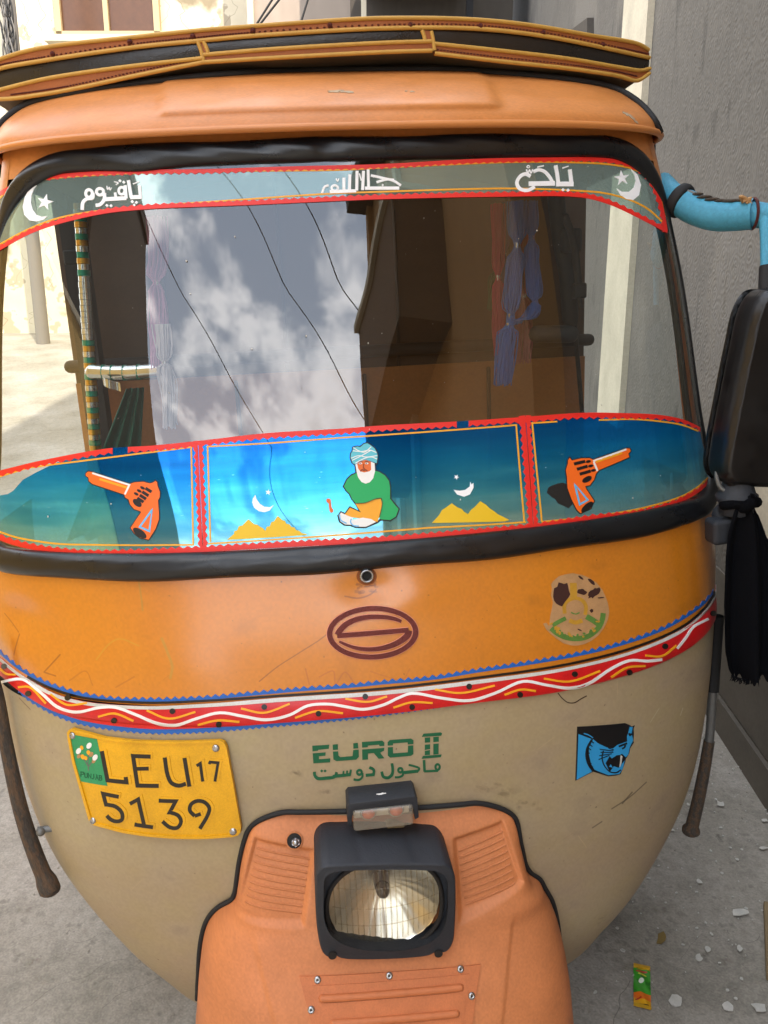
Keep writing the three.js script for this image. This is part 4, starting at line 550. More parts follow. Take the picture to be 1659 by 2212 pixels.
{ const quad = (q) => onto(guard, K7(...q)), inside = (q, x, h, soft) => { let m = 1; for (let i = 0; i < 4; i++) { const a = q[i], b = q[(i + 1) % 4], L = Math.hypot(b[0] - a[0], b[1] - a[1]); const d = ((b[0] - a[0]) * (h - a[1]) - (b[1] - a[1]) * (x - a[0])) / L; m = Math.min(m, smooth(-soft[i], soft[i], d)); } return m; };
  const orient = (q) => { let s = 0; for (let i = 0; i < 4; i++) { const a = q[i], b = q[(i + 1) % 4]; s += a[0] * b[1] - a[1] * b[0]; } return s < 0 ? q.reverse() : q; };
  const rl = orient(quad([[325, 345], [560, 395], [520, 700], [245, 615]])), rr = orient(quad([[1145, 350], [1340, 278], [1425, 525], [1170, 675]]));
  const cl = onto(guard, K7([300, 690], [340, 850], [405, 1103])), cr = onto(guard, K7([1395, 620], [1370, 800], [1340, 1103]));
  const sideOf = (l, x, h) => { const [a, , b] = [l[0], l[1], l[2]]; const L = Math.hypot(b[0] - a[0], b[1] - a[1]); return ((b[0] - a[0]) * (h - a[1]) - (b[1] - a[1]) * (x - a[0])) / L; };
  const lampC = cabAt(832, 1955, 0.102);
  guard.extra = (x, h) => { let z = 0; { const q = Math.hypot((x - lampC.x) / 0.093, (h - lampC.y + 0.001) / 0.0805); z -= 0.13 * (1 - smooth(0.96, 1.04, q)); } z -= 0.009 * inside(rl, x, h, [0.005, 0.005, 0.005, 0.005]); z -= 0.009 * inside(rr, x, h, [0.005, 0.005, 0.005, 0.005]);
    const low = 1 - smooth(cl[0][1] - 0.03, cl[0][1], h); z += 0.0028 * smooth(-0.003, 0.003, sideOf(cl, x, h)) * low; z -= 0.0028 * smooth(-0.004, 0.004, sideOf(cr, x, h)) * (1 - smooth(cr[0][1] - 0.03, cr[0][1], h)); return z; };
  const g = group('front_mudguard', rickshaw, 'salmon orange plastic front mudguard and headlamp housing');
  part('shell', gridMesh(220, 200, (i, j) => { const H = lerp(0.12, 0.684, Math.pow(j, 0.9)), [l, r] = guard.edges(H), s = Math.sin(lerp(-1, 1, i) * Math.PI / 2), x = lerp(l, r, (lerp(s, lerp(-1, 1, i), 0.45) + 1) / 2), h = H - 0.06 * x; return V3(x, h, guard.z(x, h)); }, (i, j, v) => [v.x, v.y]), M.fender, g);
  const rim = []; for (let k = 0; k <= 26; k++) { const H = lerp(0.26, 0.684, k / 26), x = guard.edges(H)[0] - 0.003, h = H - 0.06 * x; rim.push(V3(x, h, body.z(x, Math.max(h, .3)) + 0.006)); } for (let k = 1; k < 12; k++) { const [l, r] = guard.edges(0.684), x = lerp(l, r, k / 12), h = 0.687 - 0.06 * x; rim.push(V3(x, h, body.z(x, h) + 0.009)); } for (let k = 26; k >= 0; k--) { const H = lerp(0.26, 0.684, k / 26), x = guard.edges(H)[1] + 0.003, h = H - 0.06 * x; rim.push(V3(x, h, body.z(x, Math.max(h, .3)) + 0.006)); }
  part('edge_rubber', tube(rim, 0.0042, 220, 8), M.darkRubber, g);
  const rib = (a, b) => { const A = onto(guard, K7(a, b)), pts = []; for (let i = 0; i <= 6; i++) pts.push(guard.at(lerp(A[0][0], A[1][0], i / 6), lerp(A[0][1], A[1][1], i / 6), 0.0002)); part('rib', tube(pts, 0.0017, 14, 6), M.fender, g); };
  for (let i = 0; i < 9; i++) { const t = i / 8; rib([lerp(332, 285, t), lerp(378, 598, t)], [lerp(548, 516, t), lerp(425, 645, t)]); rib([lerp(1160, 1188, t), lerp(392, 612, t)], [lerp(1342, 1392, t), lerp(312, 524, t)]); }
  // riveted vent panel
  const v = group('vent_panel', rickshaw, 'riveted orange vent panel on the mudguard');
  part('sheet', fill(guard, K7([506, 905], [1250, 856], [1228, 1000], [1208, 1180], [1190, 1290], [590, 1290], [562, 1120]), 0.003, -0.002, [], 0.015), M.fenderPanel, v);
  part('pressing', fill(guard, K7([556, 944], [1202, 894], [1172, 1120], [1160, 1260], [640, 1260], [612, 1140]), 0.0042, 0.002, [], 0.015), M.fenderPanel, v);
  for (const [a, b] of [[[600, 996], [1165, 950]], [[648, 1096], [1148, 1056]], [[690, 1200], [1135, 1165]]]) { const A = onto(guard, K7(a, b)), pts = []; for (let i = 0; i <= 8; i++) pts.push(guard.at(lerp(A[0][0], A[1][0], i / 8), lerp(A[0][1], A[1][1], i / 8), 0.0038)); part('louvre', capped(pts, 0.0058, 24, 12), M.fenderPanel, v); const low = pts.map((p) => p.clone().add(V3(0, -0.006, 0.001))); part('slot_shade', stroke(guard, K7([a[0] + 6, a[1] + 14], [b[0] - 6, b[1] + 14]), 4.2, 0.0047, 0.003), M.cabDark, v); part('louvre_lip', capped(low.map((p) => p.add(V3(0, -0.004, 0.0005))), 0.0014, 24, 8), M.fenderPanel, v); }  // shade of each louvre opening is a dark strip laid on the panel
  for (const [x, y] of [[581, 919], [875, 902], [1167, 875], [1213, 985], [555, 1042]]) { const q = guard.hit(...K7([x, y])[0]), r = part('rivet', new THREE.LatheGeometry([[0.0001, 0.001], [0.0016, 0.0012], [0.0019, 0.003], [0.0044, 0.0024], [0.0056, 0.0004], [0.0056, -0.001]].map(([a, b]) => new THREE.Vector2(a, b)), 18).rotateX(Math.PI / 2), M.steel, v); r.position.copy(guard.at(q[0], q[1], 0.0032)); r.quaternion.setFromUnitVectors(V3(0, 0, 1), guard.normal(...q)); const c = part('rivet_hole', new THREE.CircleGeometry(0.0015, 10).translate(0, 0, 0.0016), M.dot, r); }
  // bolt in its dimple
  const q = guard.hit(636, 1816), nb = guard.normal(...q), bolt = group('bolt', rickshaw, 'steel bolt in the left of the mudguard'); const cup = part('dimple', new THREE.CircleGeometry(0.0125, 24), M.cabBlack, bolt), head = part('bolt_head', merge([new THREE.CylinderGeometry(0.0062, 0.0075, 0.008, 6).rotateX(Math.PI / 2).translate(0.002, -0.002, 0.005), new THREE.SphereGeometry(0.0055, 12, 8).translate(0.002, -0.002, 0.0085)]), M.steel, bolt), washer = part('washer', new THREE.TorusGeometry(0.0125, 0.0012, 6, 28), M.fender, bolt);
  for (const o of [cup, head, washer]) { o.position.copy(guard.at(q[0], q[1], 0.0015)); o.quaternion.setFromUnitVectors(V3(0, 0, 1), nb); }
}

// ---- headlamp in its dark square hood
{ const g = group('headlamp', rickshaw, 'oval headlamp in a dark square plastic hood'), zb = 0.122;
  const flat = (pts, z = zb) => pts.map(([x, y]) => { const p = cabAt(x, y, z); return new THREE.Vector2(p.x, p.y); });
  const outer = curve([[686, 1905], [687, 1884], [700, 1872], [740, 1868], [832, 1865], [930, 1866], [962, 1869], [976, 1884], [980, 1935], [978, 1995], [974, 2032], [962, 2050], [938, 2052], [925, 2058], [832, 2066], [738, 2064], [726, 2058], [712, 2062], [700, 2052], [690, 2010], [686, 1960]], 5, true);
  const inner = curve([[699, 1925], [702, 1893], [716, 1882], [760, 1877], [832, 1875], [905, 1876], [950, 1881], [963, 1894], [966, 1930], [962, 1990], [940, 2024], [892, 2045], [832, 2051], [770, 2045], [722, 2024], [702, 1990]], 5, true);
  const sh = new THREE.Shape(flat(outer)); sh.holes.push(new THREE.Path(flat(inner)));
  const hood = new THREE.ExtrudeGeometry(sh, { depth: 0.105, bevelEnabled: true, bevelThickness: 0.004, bevelSize: 0.003, bevelSegments: 3, curveSegments: 4 }); hood.translate(0, 0, zb - 0.105);
  part('hood', toCreasedNormals(hood, 0.7), M.bezel, g);
  for (const [x, y] of [[718, 2058], [946, 2054]]) { const p = cabAt(x, y, zb); part('notch', new THREE.CylinderGeometry(0.0065, 0.0065, 0.006, 16).rotateX(Math.PI / 2).translate(p.x, p.y, zb + 0.0035), M.cabBlack, g); }
  part('worn_patch', (() => { const a = flat([[838, 1817], [850, 1815], [882, 1824], [878, 1834], [842, 1832]], 0.07), s = [a[0], a[1], a[2], a[3], a[4]]; const yTop = cabAt(832, 1865, zb).y + 0.0045; const G = new THREE.ShapeGeometry(new THREE.Shape(s.map((p, i) => new THREE.Vector2(p.x, -[0.046, 0.044, 0.062, 0.072, 0.07][i] + 0.022)))).rotateX(-Math.PI / 2); G.translate(0, yTop, 0); return G; })(), mat('#8e8168', 0.7), g);
  const c = cabAt(832, 1960, zb - 0.012), rx = 0.0855, ry = 0.0785, bowl = [];
  for (let i = 0; i <= 18; i++) { const t = i / 18; bowl.push([t, -0.062 * (1 - t * t)]); }
  const ell = (f, n = 72, m = 18) => gridMesh(n, m, (i, j) => { const a = i * Math.PI * 2, [r, z] = f(j, a), p = 2.35, k = Math.pow(Math.pow(Math.abs(Math.cos(a)), p) + Math.pow(Math.abs(Math.sin(a)), p), -1 / p); return V3(Math.cos(a) * rx * r * k, Math.sin(a) * ry * r * k, z); }, (i, j) => [i * 24, j]);
  const refl = part('reflector', ell((t, a) => [t, -0.048 * (1 - t * t) + 0.0012 * Math.sin(a * 26) * t]), phys('#eeece6', 0.28, 1), g); refl.position.set(c.x, c.y + 0.004, c.z - 0.012); refl.rotation.x = -0.05;
  const flute = dataTex(256, (u, v) => { const s = 0.5 + 0.5 * Math.sin(u * Math.PI * 2 * 16), n = fbm(u, v, 8, 3, 150); const k = 0.72 * s + 0.28 * n; return [k, k, k]; }, false);
  const lensG = ell((t) => [t, 0.019 * (1 - t * t)], 96, 24); { const p = lensG.attributes.position, uv = lensG.attributes.uv; for (let i = 0; i < p.count; i++) uv.setXY(i, p.getX(i) / 0.17 + 0.5, p.getY(i) / 0.17 + 0.5); }
  const ribs = []; for (let k = -9; k <= 9; k++) { const x = k * 0.0085, m = Math.sqrt(Math.max(0, 1 - (x / rx) ** 2)) * ry * 0.93; const pts = []; for (let i = 0; i <= 10; i++) { const y = lerp(-m, m, i / 10), q = (x / rx) ** 2 + (y / ry) ** 2; pts.push(V3(x, y, 0.019 * (1 - q) - 0.0004)); } ribs.push(tube(pts, 0.0011, 10, 5)); }
  for (const y of [-0.03, 0.002, 0.034]) { const m = Math.sqrt(1 - (y / ry) ** 2) * rx * 0.93, pts = []; for (let i = 0; i <= 12; i++) { const x = lerp(-m, m, i / 12), q = (x / rx) ** 2 + (y / ry) ** 2; pts.push(V3(x, y, 0.019 * (1 - q) - 0.0004)); } ribs.push(tube(pts, 0.0007, 12, 5)); }
  const lens = part('lens', lensG, phys('#f1efe8', 0.3, 0, { transmission: 1, thickness: 0, ior: 1.5, specularIntensity: 0.7, bumpMap: flute, bumpScale: 0.0016 }), g); lens.position.copy(refl.position).add(V3(0, 0, 0.002));
  const lr = part('lens_ribs', merge(ribs), phys('#f4f0e6', 0.2, 0, { transmission: 1, thickness: 0, ior: 1.5 }), g); lr.position.copy(lens.position);
  part('lens_rim', tube(Array.from({ length: 48 }, (_, i) => { const a = i / 48 * Math.PI * 2, p = 2.35, k = Math.pow(Math.pow(Math.abs(Math.cos(a)), p) + Math.pow(Math.abs(Math.sin(a)), p), -1 / p); return V3(c.x + Math.cos(a) * (rx + 0.003) * k, c.y + Math.sin(a) * (ry + 0.003) * k, c.z - 0.002); }), 0.0036, 96, 8, true), M.cabBlack, g);
  part('bulb', merge([new THREE.SphereGeometry(0.011, 14, 10).scale(1, 1, 1.3), new THREE.CylinderGeometry(0.012, 0.014, 0.03, 14).rotateX(Math.PI / 2).translate(0, 0, -0.022)]), phys('#4b3a33', 0.3, 0.3), g).position.set(c.x, c.y + 0.008, c.z - 0.028);
  const plate = new THREE.Shape(flat(outer).map((p) => p.clone())); plate.holes.push(new THREE.Path(Array.from({ length: 40 }, (_, i) => { const a = i / 40 * Math.PI * 2, p = 2.35, k = Math.pow(Math.pow(Math.abs(Math.cos(a)), p) + Math.pow(Math.abs(Math.sin(a)), p), -1 / p); return new THREE.Vector2(c.x + Math.cos(a) * rx * 1.01 * k, c.y + Math.sin(a) * ry * 1.01 * k); })));
  part('backing_plate', new THREE.ShapeGeometry(plate).translate(0, 0, c.z - 0.005), M.bezel, g);
}
// ---- small twin lamp above it
{ const g = group('pilot_lamp', rickshaw, 'small twin lamp with clear lens and dark cap'); const p = cabAt(828, 1765, 0.06), q = new THREE.Group(); g.add(q); q.name = 'pilot_body'; q.position.set(p.x, p.y, 0); q.rotation.z = 0.01;
  g.remove(q); const T = (geo) => geo.translate(p.x, p.y, 0);
  const cap = new THREE.ExtrudeGeometry(new THREE.Shape([[-0.053, 0.026], [-0.050, 0.030], [0.050, 0.030], [0.053, 0.026], [0.054, -0.006], [0.0505, -0.008], [0.049, 0.010], [0.043, 0.017], [-0.043, 0.017], [-0.049, 0.010], [-0.0505, -0.008], [-0.054, -0.006]].map(([x, y]) => new THREE.Vector2(x, y))), { depth: 0.042, bevelEnabled: true, bevelSize: 0.0015, bevelThickness: 0.0015, bevelSegments: 2 }).translate(0, -0.001, 0.017);
  part('cap', T(toCreasedNormals(cap, 0.6)), M.bezel, g);
  part('mark', T(merge([box(0.015, 0.0004, 0.002, 0, 0.0312, 0.045), box(0.003, 0.0004, 0.004, 0.002, 0.0314, 0.045), box(0.006, 0.0004, 0.0015, -0.002, 0.0314, 0.047)])), M.white, g);
  part('lens', T(rbox(0.094, 0.036, 0.044, 0.005, 0, 0.0, 0.043)), phys('#e9e2d2', 0.12, 0, { transmission: 0.82, thickness: 0, ior: 1.45 }), g);
  part('lens_base', T(rbox(0.088, 0.03, 0.02, 0.003, 0, 0, 0.026)), mat('#e6dfd0', 0.5), g);
  for (const x of [-0.022, 0.022]) { part('bulb', T(new THREE.SphereGeometry(0.0095, 16, 12).scale(1.1, 0.9, 0.8).translate(x, -0.001, 0.046)), phys('#e8744a', 0.25, 0, { clearcoat: 1 }), g); part('bulb_ring', T(new THREE.TorusGeometry(0.0115, 0.0017, 8, 24).translate(x, -0.001, 0.043)), phys('#d9cfbb', 0.25, 0.4), g); }
}

// ---- bars that hang down at both sides
{ const bar = (label, m, pts, r0, r1, flare) => { const g = group('guard_bar', rickshaw, label), P = pts.map(([x, y, z]) => cabAt(x, y, z)), c = new THREE.CatmullRomCurve3(P, false, 'centripetal');
    const G = new THREE.TubeGeometry(c, 60, 1, 14), p = G.attributes.position, n = G.attributes.normal; for (let i = 0; i <= 60; i++) { const t = i / 60, o = c.getPointAt(t), r = lerp(r0, r1, t) * (1 + flare * smooth(0.93, 0.97, t)); for (let j = 0; j <= 14; j++) { const k = i * 15 + j; p.setXYZ(k, o.x + n.getX(k) * r, o.y + n.getY(k) * r, o.z + n.getZ(k) * r); } } G.computeVertexNormals(); part('tube', G, m, g);
    const e = P[P.length - 1]; part('end', new THREE.SphereGeometry(r1 * (1 + flare) * 0.98, 16, 10).scale(1, 0.45, 1).translate(e.x, e.y, e.z), m, g); return g; };
  const l = bar('rusty bar hanging at the left', M.rust, [[-40, 1380, -0.2], [-6, 1500, -0.19], [12, 1600, -0.18], [45, 1750, -0.16], [78, 1850, -0.15], [108, 1922, -0.14]], 0.0095, 0.0145, 0.28);
  const b = cabAt(90, 1792, -0.15); part('bolt', merge([new THREE.CylinderGeometry(0.006, 0.006, 0.03, 10).rotateZ(Math.PI / 2).translate(b.x + 0.008, b.y, b.z), new THREE.SphereGeometry(0.008, 10, 8).translate(b.x, b.y, b.z + 0.006)]), M.tubeGrey, l);
  const r = bar('rusty bar hanging at the right', M.rust, [[1532, 1600, -0.26], [1522, 1660, -0.255], [1508, 1730, -0.25], [1492, 1796, -0.245]], 0.011, 0.0135, 0.35);
  const a0 = [[1545, 1380, -0.27], [1541, 1470, -0.265], [1532, 1600, -0.26], [1524, 1650, -0.256]].map(([x, y, z]) => cabAt(x, y, z)); part('bare_tube', tube(a0, 0.009, 20, 12), M.tubeGrey, r); part('sleeve', tube([cabAt(1550, 1330, -0.272), cabAt(1543, 1430, -0.267), cabAt(1539, 1492, -0.264)], 0.0125, 12, 12), M.darkRubber, r);
}

// ---- mirror on the right: blue arm, black housing, rubber joint
{ const g = group('side_mirror', rickshaw, 'black side mirror on a chipped sky blue arm');
  const A = [[1428, 398, -0.38], [1452, 422, -0.34], [1480, 438, -0.31]].map(([x, y, z]) => cabAt(x, y, z)); part('arm_socket', tube(A, 0.022, 12, 16), M.pipeBlue, g);
  const B = [[1466, 432, -0.325], [1500, 452, -0.30], [1545, 466, -0.27], [1590, 466, -0.25], [1628, 462, -0.23]].map(([x, y, z]) => cabAt(x, y, z)); part('arm', tube(B, 0.0255, 40, 18), M.pipeBlue, g);
  const C = [[1624, 462, -0.235], [1660, 468, -0.22], [1720, 476, -0.2]].map(([x, y, z]) => cabAt(x, y, z)); part('arm', capped(C, 0.021, 14, 16), M.pipeBlue, g);
  part('arm_drop', tube([cabAt(1652, 466, -0.215), cabAt(1656, 510, -0.2), cabAt(1657, 582, -0.18)], 0.0105, 14, 12), M.pipeBlue, g);
  const clampRing = (p, q, r) => { const t = new THREE.TorusGeometry(r, 0.0055, 8, 28); const m = part('clamp', t, M.darkRubber, g); m.position.copy(p); m.quaternion.setFromUnitVectors(V3(0, 0, 1), q.clone().sub(p).normalize()); m.scale.set(1, 1, 1.9); }; clampRing(B[0].clone().lerp(B[1], 0.08), B[1], 0.0255); 
  part('wire_tie', new THREE.TorusGeometry(0.025, 0.0025, 6, 24).rotateY(Math.PI / 2 - 0.2).translate(C[0].x + 0.002, C[0].y, C[0].z), M.maroon, g);
  const chips = []; for (let i = 0; i < 7; i++) { const t = 0.25 + 0.09 * i, p = new THREE.CatmullRomCurve3(B).getPoint(t); chips.push(new THREE.SphereGeometry(1, 8, 6).scale(0.011 + 0.006 * rnd(), 0.0035, 0.01).translate(p.x, p.y + 0.0235, p.z + 0.008)); } part('bare_patch', merge(chips), M.rust, g);
  part('cable', tube([cabAt(1466, 405, -0.31), cabAt(1530, 428, -0.28), cabAt(1600, 440, -0.25), cabAt(1680, 452, -0.22)], 0.0028, 24, 6), M.tubeGrey, g);
  part('knot', merge([tube([cabAt(1606, 438, -0.23), cabAt(1600, 424, -0.22), cabAt(1612, 430, -0.22), cabAt(1622, 440, -0.22)], 0.003, 14, 6), tube([cabAt(1612, 440, -0.22), cabAt(1622, 428, -0.22), cabAt(1604, 436, -0.22)], 0.0026, 14, 6)]), M.paper, g);
  // housing
  const z0 = -0.16, F = (pts, z = z0) => pts.map(([x, y]) => { const p = cabAt(x, y, z); return new THREE.Vector2(p.x, p.y); });
  const hs = new THREE.Shape(F(curve([[1668, 622], [1640, 628], [1616, 662], [1594, 752], [1570, 870], [1553, 960], [1548, 1015], [1560, 1040], [1600, 1048], [1680, 1050], [1760, 1040], [1790, 1000], [1795, 860], [1780, 700], [1740, 630]], 6, true)));
  part('housing', toCreasedNormals(new THREE.ExtrudeGeometry(hs, { depth: 0.012, bevelEnabled: true, bevelThickness: 0.03, bevelSize: 0.012, bevelOffset: -0.012, bevelSegments: 6 }).translate(0, 0, z0 - 0.012), 0.9), M.black, g);
  const rimPts = F(curve([[1660, 628], [1640, 634], [1620, 668], [1600, 756], [1578, 872], [1561, 962], [1556, 1012], [1566, 1034]], 6)).map((p) => V3(p.x, p.y, z0 + 0.006)); part('rim_bead', tube(rimPts, 0.0042, 60, 8), M.darkRubber, g); part('rim_seam', tube(rimPts.map((p) => p.clone().add(V3(0.0085, 0, 0.012))), 0.0009, 60, 6), M.tubeGrey, g);
  part('mirror_glass', new THREE.ShapeGeometry(hs).translate(0, 0, z0 - 0.046), phys('#dddddd', 0.02, 1), g);
  part('stem', tube([cabAt(1657, 575, -0.18), cabAt(1655, 630, -0.17)], 0.0125, 4, 12), M.darkRubber, g);
  // rubber boot and bracket under the housing
  const bp = cabAt(1592, 1072, -0.16); const lathe = (pr) => new THREE.LatheGeometry(pr.map(([a, b]) => new THREE.Vector2(a, b)), 26);
  part('boot', lathe([[0.0001, 0.05], [0.012, 0.05], [0.018, 0.044], [0.026, 0.022], [0.031, 0.006], [0.035, 0.004], [0.036, -0.002], [0.034, -0.008], [0.030, -0.010], [0.029, -0.03], [0.022, -0.034]]).translate(bp.x, bp.y, bp.z), M.bezel, g);
  part('ball_joint', capped([cabAt(1578, 1020, -0.15), cabAt(1588, 1050, -0.155)], 0.014, 4, 12), M.black, g);
  const bk = cabAt(1561, 1144, -0.165); part('bracket', rbox(0.052, 0.046, 0.04, 0.008).rotateZ(0.08).translate(bk.x, bk.y, bk.z), M.bezel, g); part('bracket_arm', capped([cabAt(1562, 1112, -0.18), cabAt(1590, 1092, -0.17)], 0.02, 6, 12), M.bezel, g);
  part('hook', tube([cabAt(1556, 1000, -0.17), cabAt(1548, 1024, -0.165), cabAt(1556, 1052, -0.16), cabAt(1570, 1062, -0.155)], 0.004, 16, 6), M.tubeGrey, g);
}

// ================================================================ inside and behind: what shows through the windscreen
{ const at = (x, y, z) => cabAt(x, y, z);
  const zB = -1.02;                                                         // partition behind the driver
  const X0 = at(165, 800, zB).x, X1 = at(1256, 800, zB).x, yS = at(1000, 782, zB).y;
  part('partition', box(X1 - X0, 1.86 - yS, 0.03, (X0 + X1) / 2, (1.86 + yS) / 2, zB), M.cabDark, rickshaw, 'dark brown partition behind the driver');
  part('partition_base', box(X1 - X0, yS - 0.25, 0.05, (X0 + X1) / 2, (yS + 0.25) / 2, zB), M.seat, rickshaw, 'tan lower partition');
  for (const t of [0.18, 0.4, 0.62, 0.84]) part('seam', tube([V3(lerp(X0, X1, t), 1.84, zB + 0.016), V3(lerp(X0, X1, t) + 0.004, (1.84 + yS) / 2, zB + 0.019), V3(lerp(X0, X1, t), yS, zB + 0.016)], 0.005, 12, 6), M.cabBlack, rickshaw);
  for (const t of [0.3, 0.55, 0.8]) part('panel_rib', capped([V3(lerp(X0, X1, t), yS - 0.02, zB + 0.026), V3(lerp(X0, X1, t), yS - 0.3, zB + 0.026)], 0.006, 4, 6), M.cabDark, rickshaw);
  part('cross_bar', capped([V3(X0, at(1000, 748, zB + .05).y, zB + 0.05), V3(X1, at(1000, 748, zB + .05).y, zB + 0.05)], 0.016, 4, 12), M.cabBlack, rickshaw);
  const seat = group('driver_seat', rickshaw); part('cushion', rbox(1.0, 0.12, 0.42, 0.04, 0, 0.72, -0.74), M.seat, seat); part('seat_box', box(1.05, 0.62, 0.4, 0, 0.34, -0.74), M.cabBlack, seat);
  part('headlining', gridMesh(20, 12, (i, j) => { const a = lerp(-1, 1, i); return V3(0.57 * a, 1.80 - 0.07 * a * a, lerp(-0.36, -2.2, j)); }), M.cabBlack, rickshaw);
  // folded curtain and panel edges at the left door
  const gl = group('curtain', rickshaw, 'green curtain gathered at the left door'); M.curtain = mat('#12614f', 0.85, 0, { map: scaled(grime, 5) });
  part('cloth', gridMesh(40, 20, (i, j) => { const w = lerp(0.02, 0.075, j), p0 = at(292, 838, -0.7), p1 = at(225, 1160, -0.62), c = p0.clone().lerp(p1, j); return V3(c.x + lerp(-w, w, i), c.y, c.z + 0.02 * Math.sin(i * 19 + j * 2) * (0.4 + j)); }, (i, j) => [i * 0.2, j * 0.4]), M.curtain, gl);
  // pole wound with gold, silver and green tape
  const pole = group('taped_pole', rickshaw, 'door pole wound with gold, silver and green tape'); M.foil = phys('#c9cbc8', 0.22, 0.85); M.gold = phys('#c79a3c', 0.28, 0.7); M.tapeGreen = phys('#1f8f76', 0.35, 0.3);
  const a = at(172, 440, -0.66), b = at(207, 985, -0.66), N = 44; for (let i = 0; i < N; i++) { const p = a.clone().lerp(b, i / N), q = a.clone().lerp(b, (i + 0.94) / N), m = i > 11 && i < 22 ? M.foil : [M.gold, M.foil, M.tapeGreen][i % 3]; const s = part('tape_band', new THREE.CylinderGeometry(0.0125 + 0.0008 * (i % 2), 0.0125 + 0.0008 * (i % 2), p.distanceTo(q), 12).rotateZ(-0.06), m, pole); s.position.copy(p.lerp(q, 0.5)); }
  const arm = [at(200, 803, -0.64), at(270, 805, -0.6), at(348, 800, -0.56)]; part('handle', capped(arm, 0.0155, 20, 14), M.foil, pole); for (const t of [0.18, 0.32, 0.5, 0.7]) { const p = new THREE.CatmullRomCurve3(arm).getPoint(t); part('tape_band', new THREE.CylinderGeometry(0.0162, 0.0162, 0.008, 14).rotateZ(1.5).translate(p.x, p.y, p.z), M.tapeGreen, pole); }
  part('loose_tape', gridMesh(8, 3, (i, j) => { const p = at(222, 822, -0.6).lerp(at(258, 838, -0.57), i); return V3(p.x, p.y + 0.018 * (j - 0.5), p.z + 0.012 * Math.sin(i * 5)); }), M.foil, pole);
  part('door_post', box(0.05, 1.3, 0.05, at(165, 700, -0.85).x + 0.01, 1.2, -0.9), M.cabBlack, rickshaw); part('latch', rbox(0.05, 0.03, 0.02, 0.005).translate(at(165, 556, -0.7).x, at(165, 556, -0.7).y, -0.7), M.darkRubber, rickshaw);
  // wiper motor lever at the right of the windscreen
  const lev = group('wiper_lever', rickshaw, 'black hanging wiper linkage inside the windscreen'); part('rod', capped([at(1200, 420, -0.5), at(1212, 520, -0.5), at(1226, 600, -0.5), at(1232, 690, -0.52)], 0.017, 24, 10), M.cabBlack, lev); part('lever', capped([at(1222, 470, -0.46), at(1238, 520, -0.46), at(1250, 612, -0.46)], 0.008, 16, 8), M.cabBlack, lev); part('joint', merge([rbox(0.04, 0.045, 0.03, 0.006).translate(...at(1232, 520, -0.48)), rbox(0.026, 0.03, 0.02, 0.004).translate(...at(1251, 628, -0.46)), capped([at(1252, 640, -0.46), at(1255, 662, -0.46)], 0.0045, 4, 6)]), M.cabBlack, lev);
  part('side_strap', tube([at(1240, 690, -0.8), at(1250, 800, -0.85), at(1258, 900, -0.9)], 0.006, 12, 6), M.cabBlack, rickshaw);
  part('steering_bar', capped([at(1160, 722, -0.42), at(1232, 722, -0.42)], 0.017, 6, 12), M.darkRubber, rickshaw);
  // floor, rear body, wheels
  part('floor', box(1.1, 0.06, 1.7, 0, 0.4, -1.6), M.cabBlack, rickshaw); part('rear_body', rbox(1.26, 0.62, 1.1, 0.08, 0, 0.72, -1.95), M.shellCream, rickshaw);
  part('rear_panel', gridMesh(4, 4, (i, j) => V3(lerp(-0.58, 0.58, i), lerp(0.9, 1.76, j), -2.36)), M.vinyl, rickshaw);
  for (const s of [-1, 1]) { part('hood_post', capped([V3(s * 0.6, 0.9, -1.5), V3(s * 0.585, 1.74, -1.5)], 0.015, 4, 10), M.cabBlack, rickshaw); part('door_sill', box(0.05, 0.28, 0.9, s * 0.62, 0.42, -0.95), M.shellOrange, rickshaw); }
  const wheel = (x, z, w) => { const g = group('wheel', rickshaw); part('tyre', new THREE.TorusGeometry(0.17, 0.05, 14, 36).rotateY(Math.PI / 2).translate(x, 0.22, z), M.darkRubber, g); part('rim', new THREE.CylinderGeometry(0.125, 0.125, w, 24).rotateZ(Math.PI / 2).translate(x, 0.22, z), M.tubeGrey, g); }; wheel(0, -0.06, 0.06); wheel(-0.52, -2.0, 0.07); wheel(0.52, -2.0, 0.07);
}
// tassels hung inside the windscreen
function tassel(name, label, pts, z, m, r, strands, ties) {
  const g = new THREE.Group(); thing(g, name, label, 'tassel', 'yarn tassels hung inside the windscreen'); g.applyMatrix4(rickshaw.matrix); const P = pts.map(([x, y]) => cabAt(x, y, z)), c = new THREE.CatmullRomCurve3(P, false, 'centripetal'), tieT = ties.map(([x, y]) => { let b = 0, bd = 9; for (let i = 0; i <= 60; i++) { const d = c.getPoint(i / 60).distanceTo(cabAt(x, y, z)); if (d < bd) { bd = d; b = i / 60; } } return b; });
  const list = []; strands = Math.round(strands * 1.8); for (let k = 0; k < strands; k++) { const a = k / strands * 6.283 * 5, rr = r * (0.35 + 0.65 * hash2(k, 3, 8)), q = []; for (let i = 0; i <= 26; i++) { const t = i / 26, o = c.getPoint(t); let pinch = 1; for (const b of tieT) pinch = Math.min(pinch, smooth(0, 0.07, Math.abs(t - b)) * 0.8 + 0.2); const w = rr * pinch * (1 + 0.25 * Math.sin(t * 9 + k)), e = t > 0.97 ? 0.004 * hash2(k, 7, 1) : 0; q.push(V3(o.x + Math.cos(a + t) * w, o.y - e * 3, o.z + Math.sin(a + t) * w)); } list.push(tube(q, 0.0010 + 0.0005 * hash2(k, 1, 2), 30, 5)); }
  const s = part('strands', merge(list), m, g); s.userData.kind = 'stuff';
  for (const b of tieT) { const o = c.getPoint(b); part('tie', new THREE.CylinderGeometry(r * 0.34, r * 0.34, 0.011, 10).translate(o.x, o.y, o.z), M.steel, g); }
  return g;
}
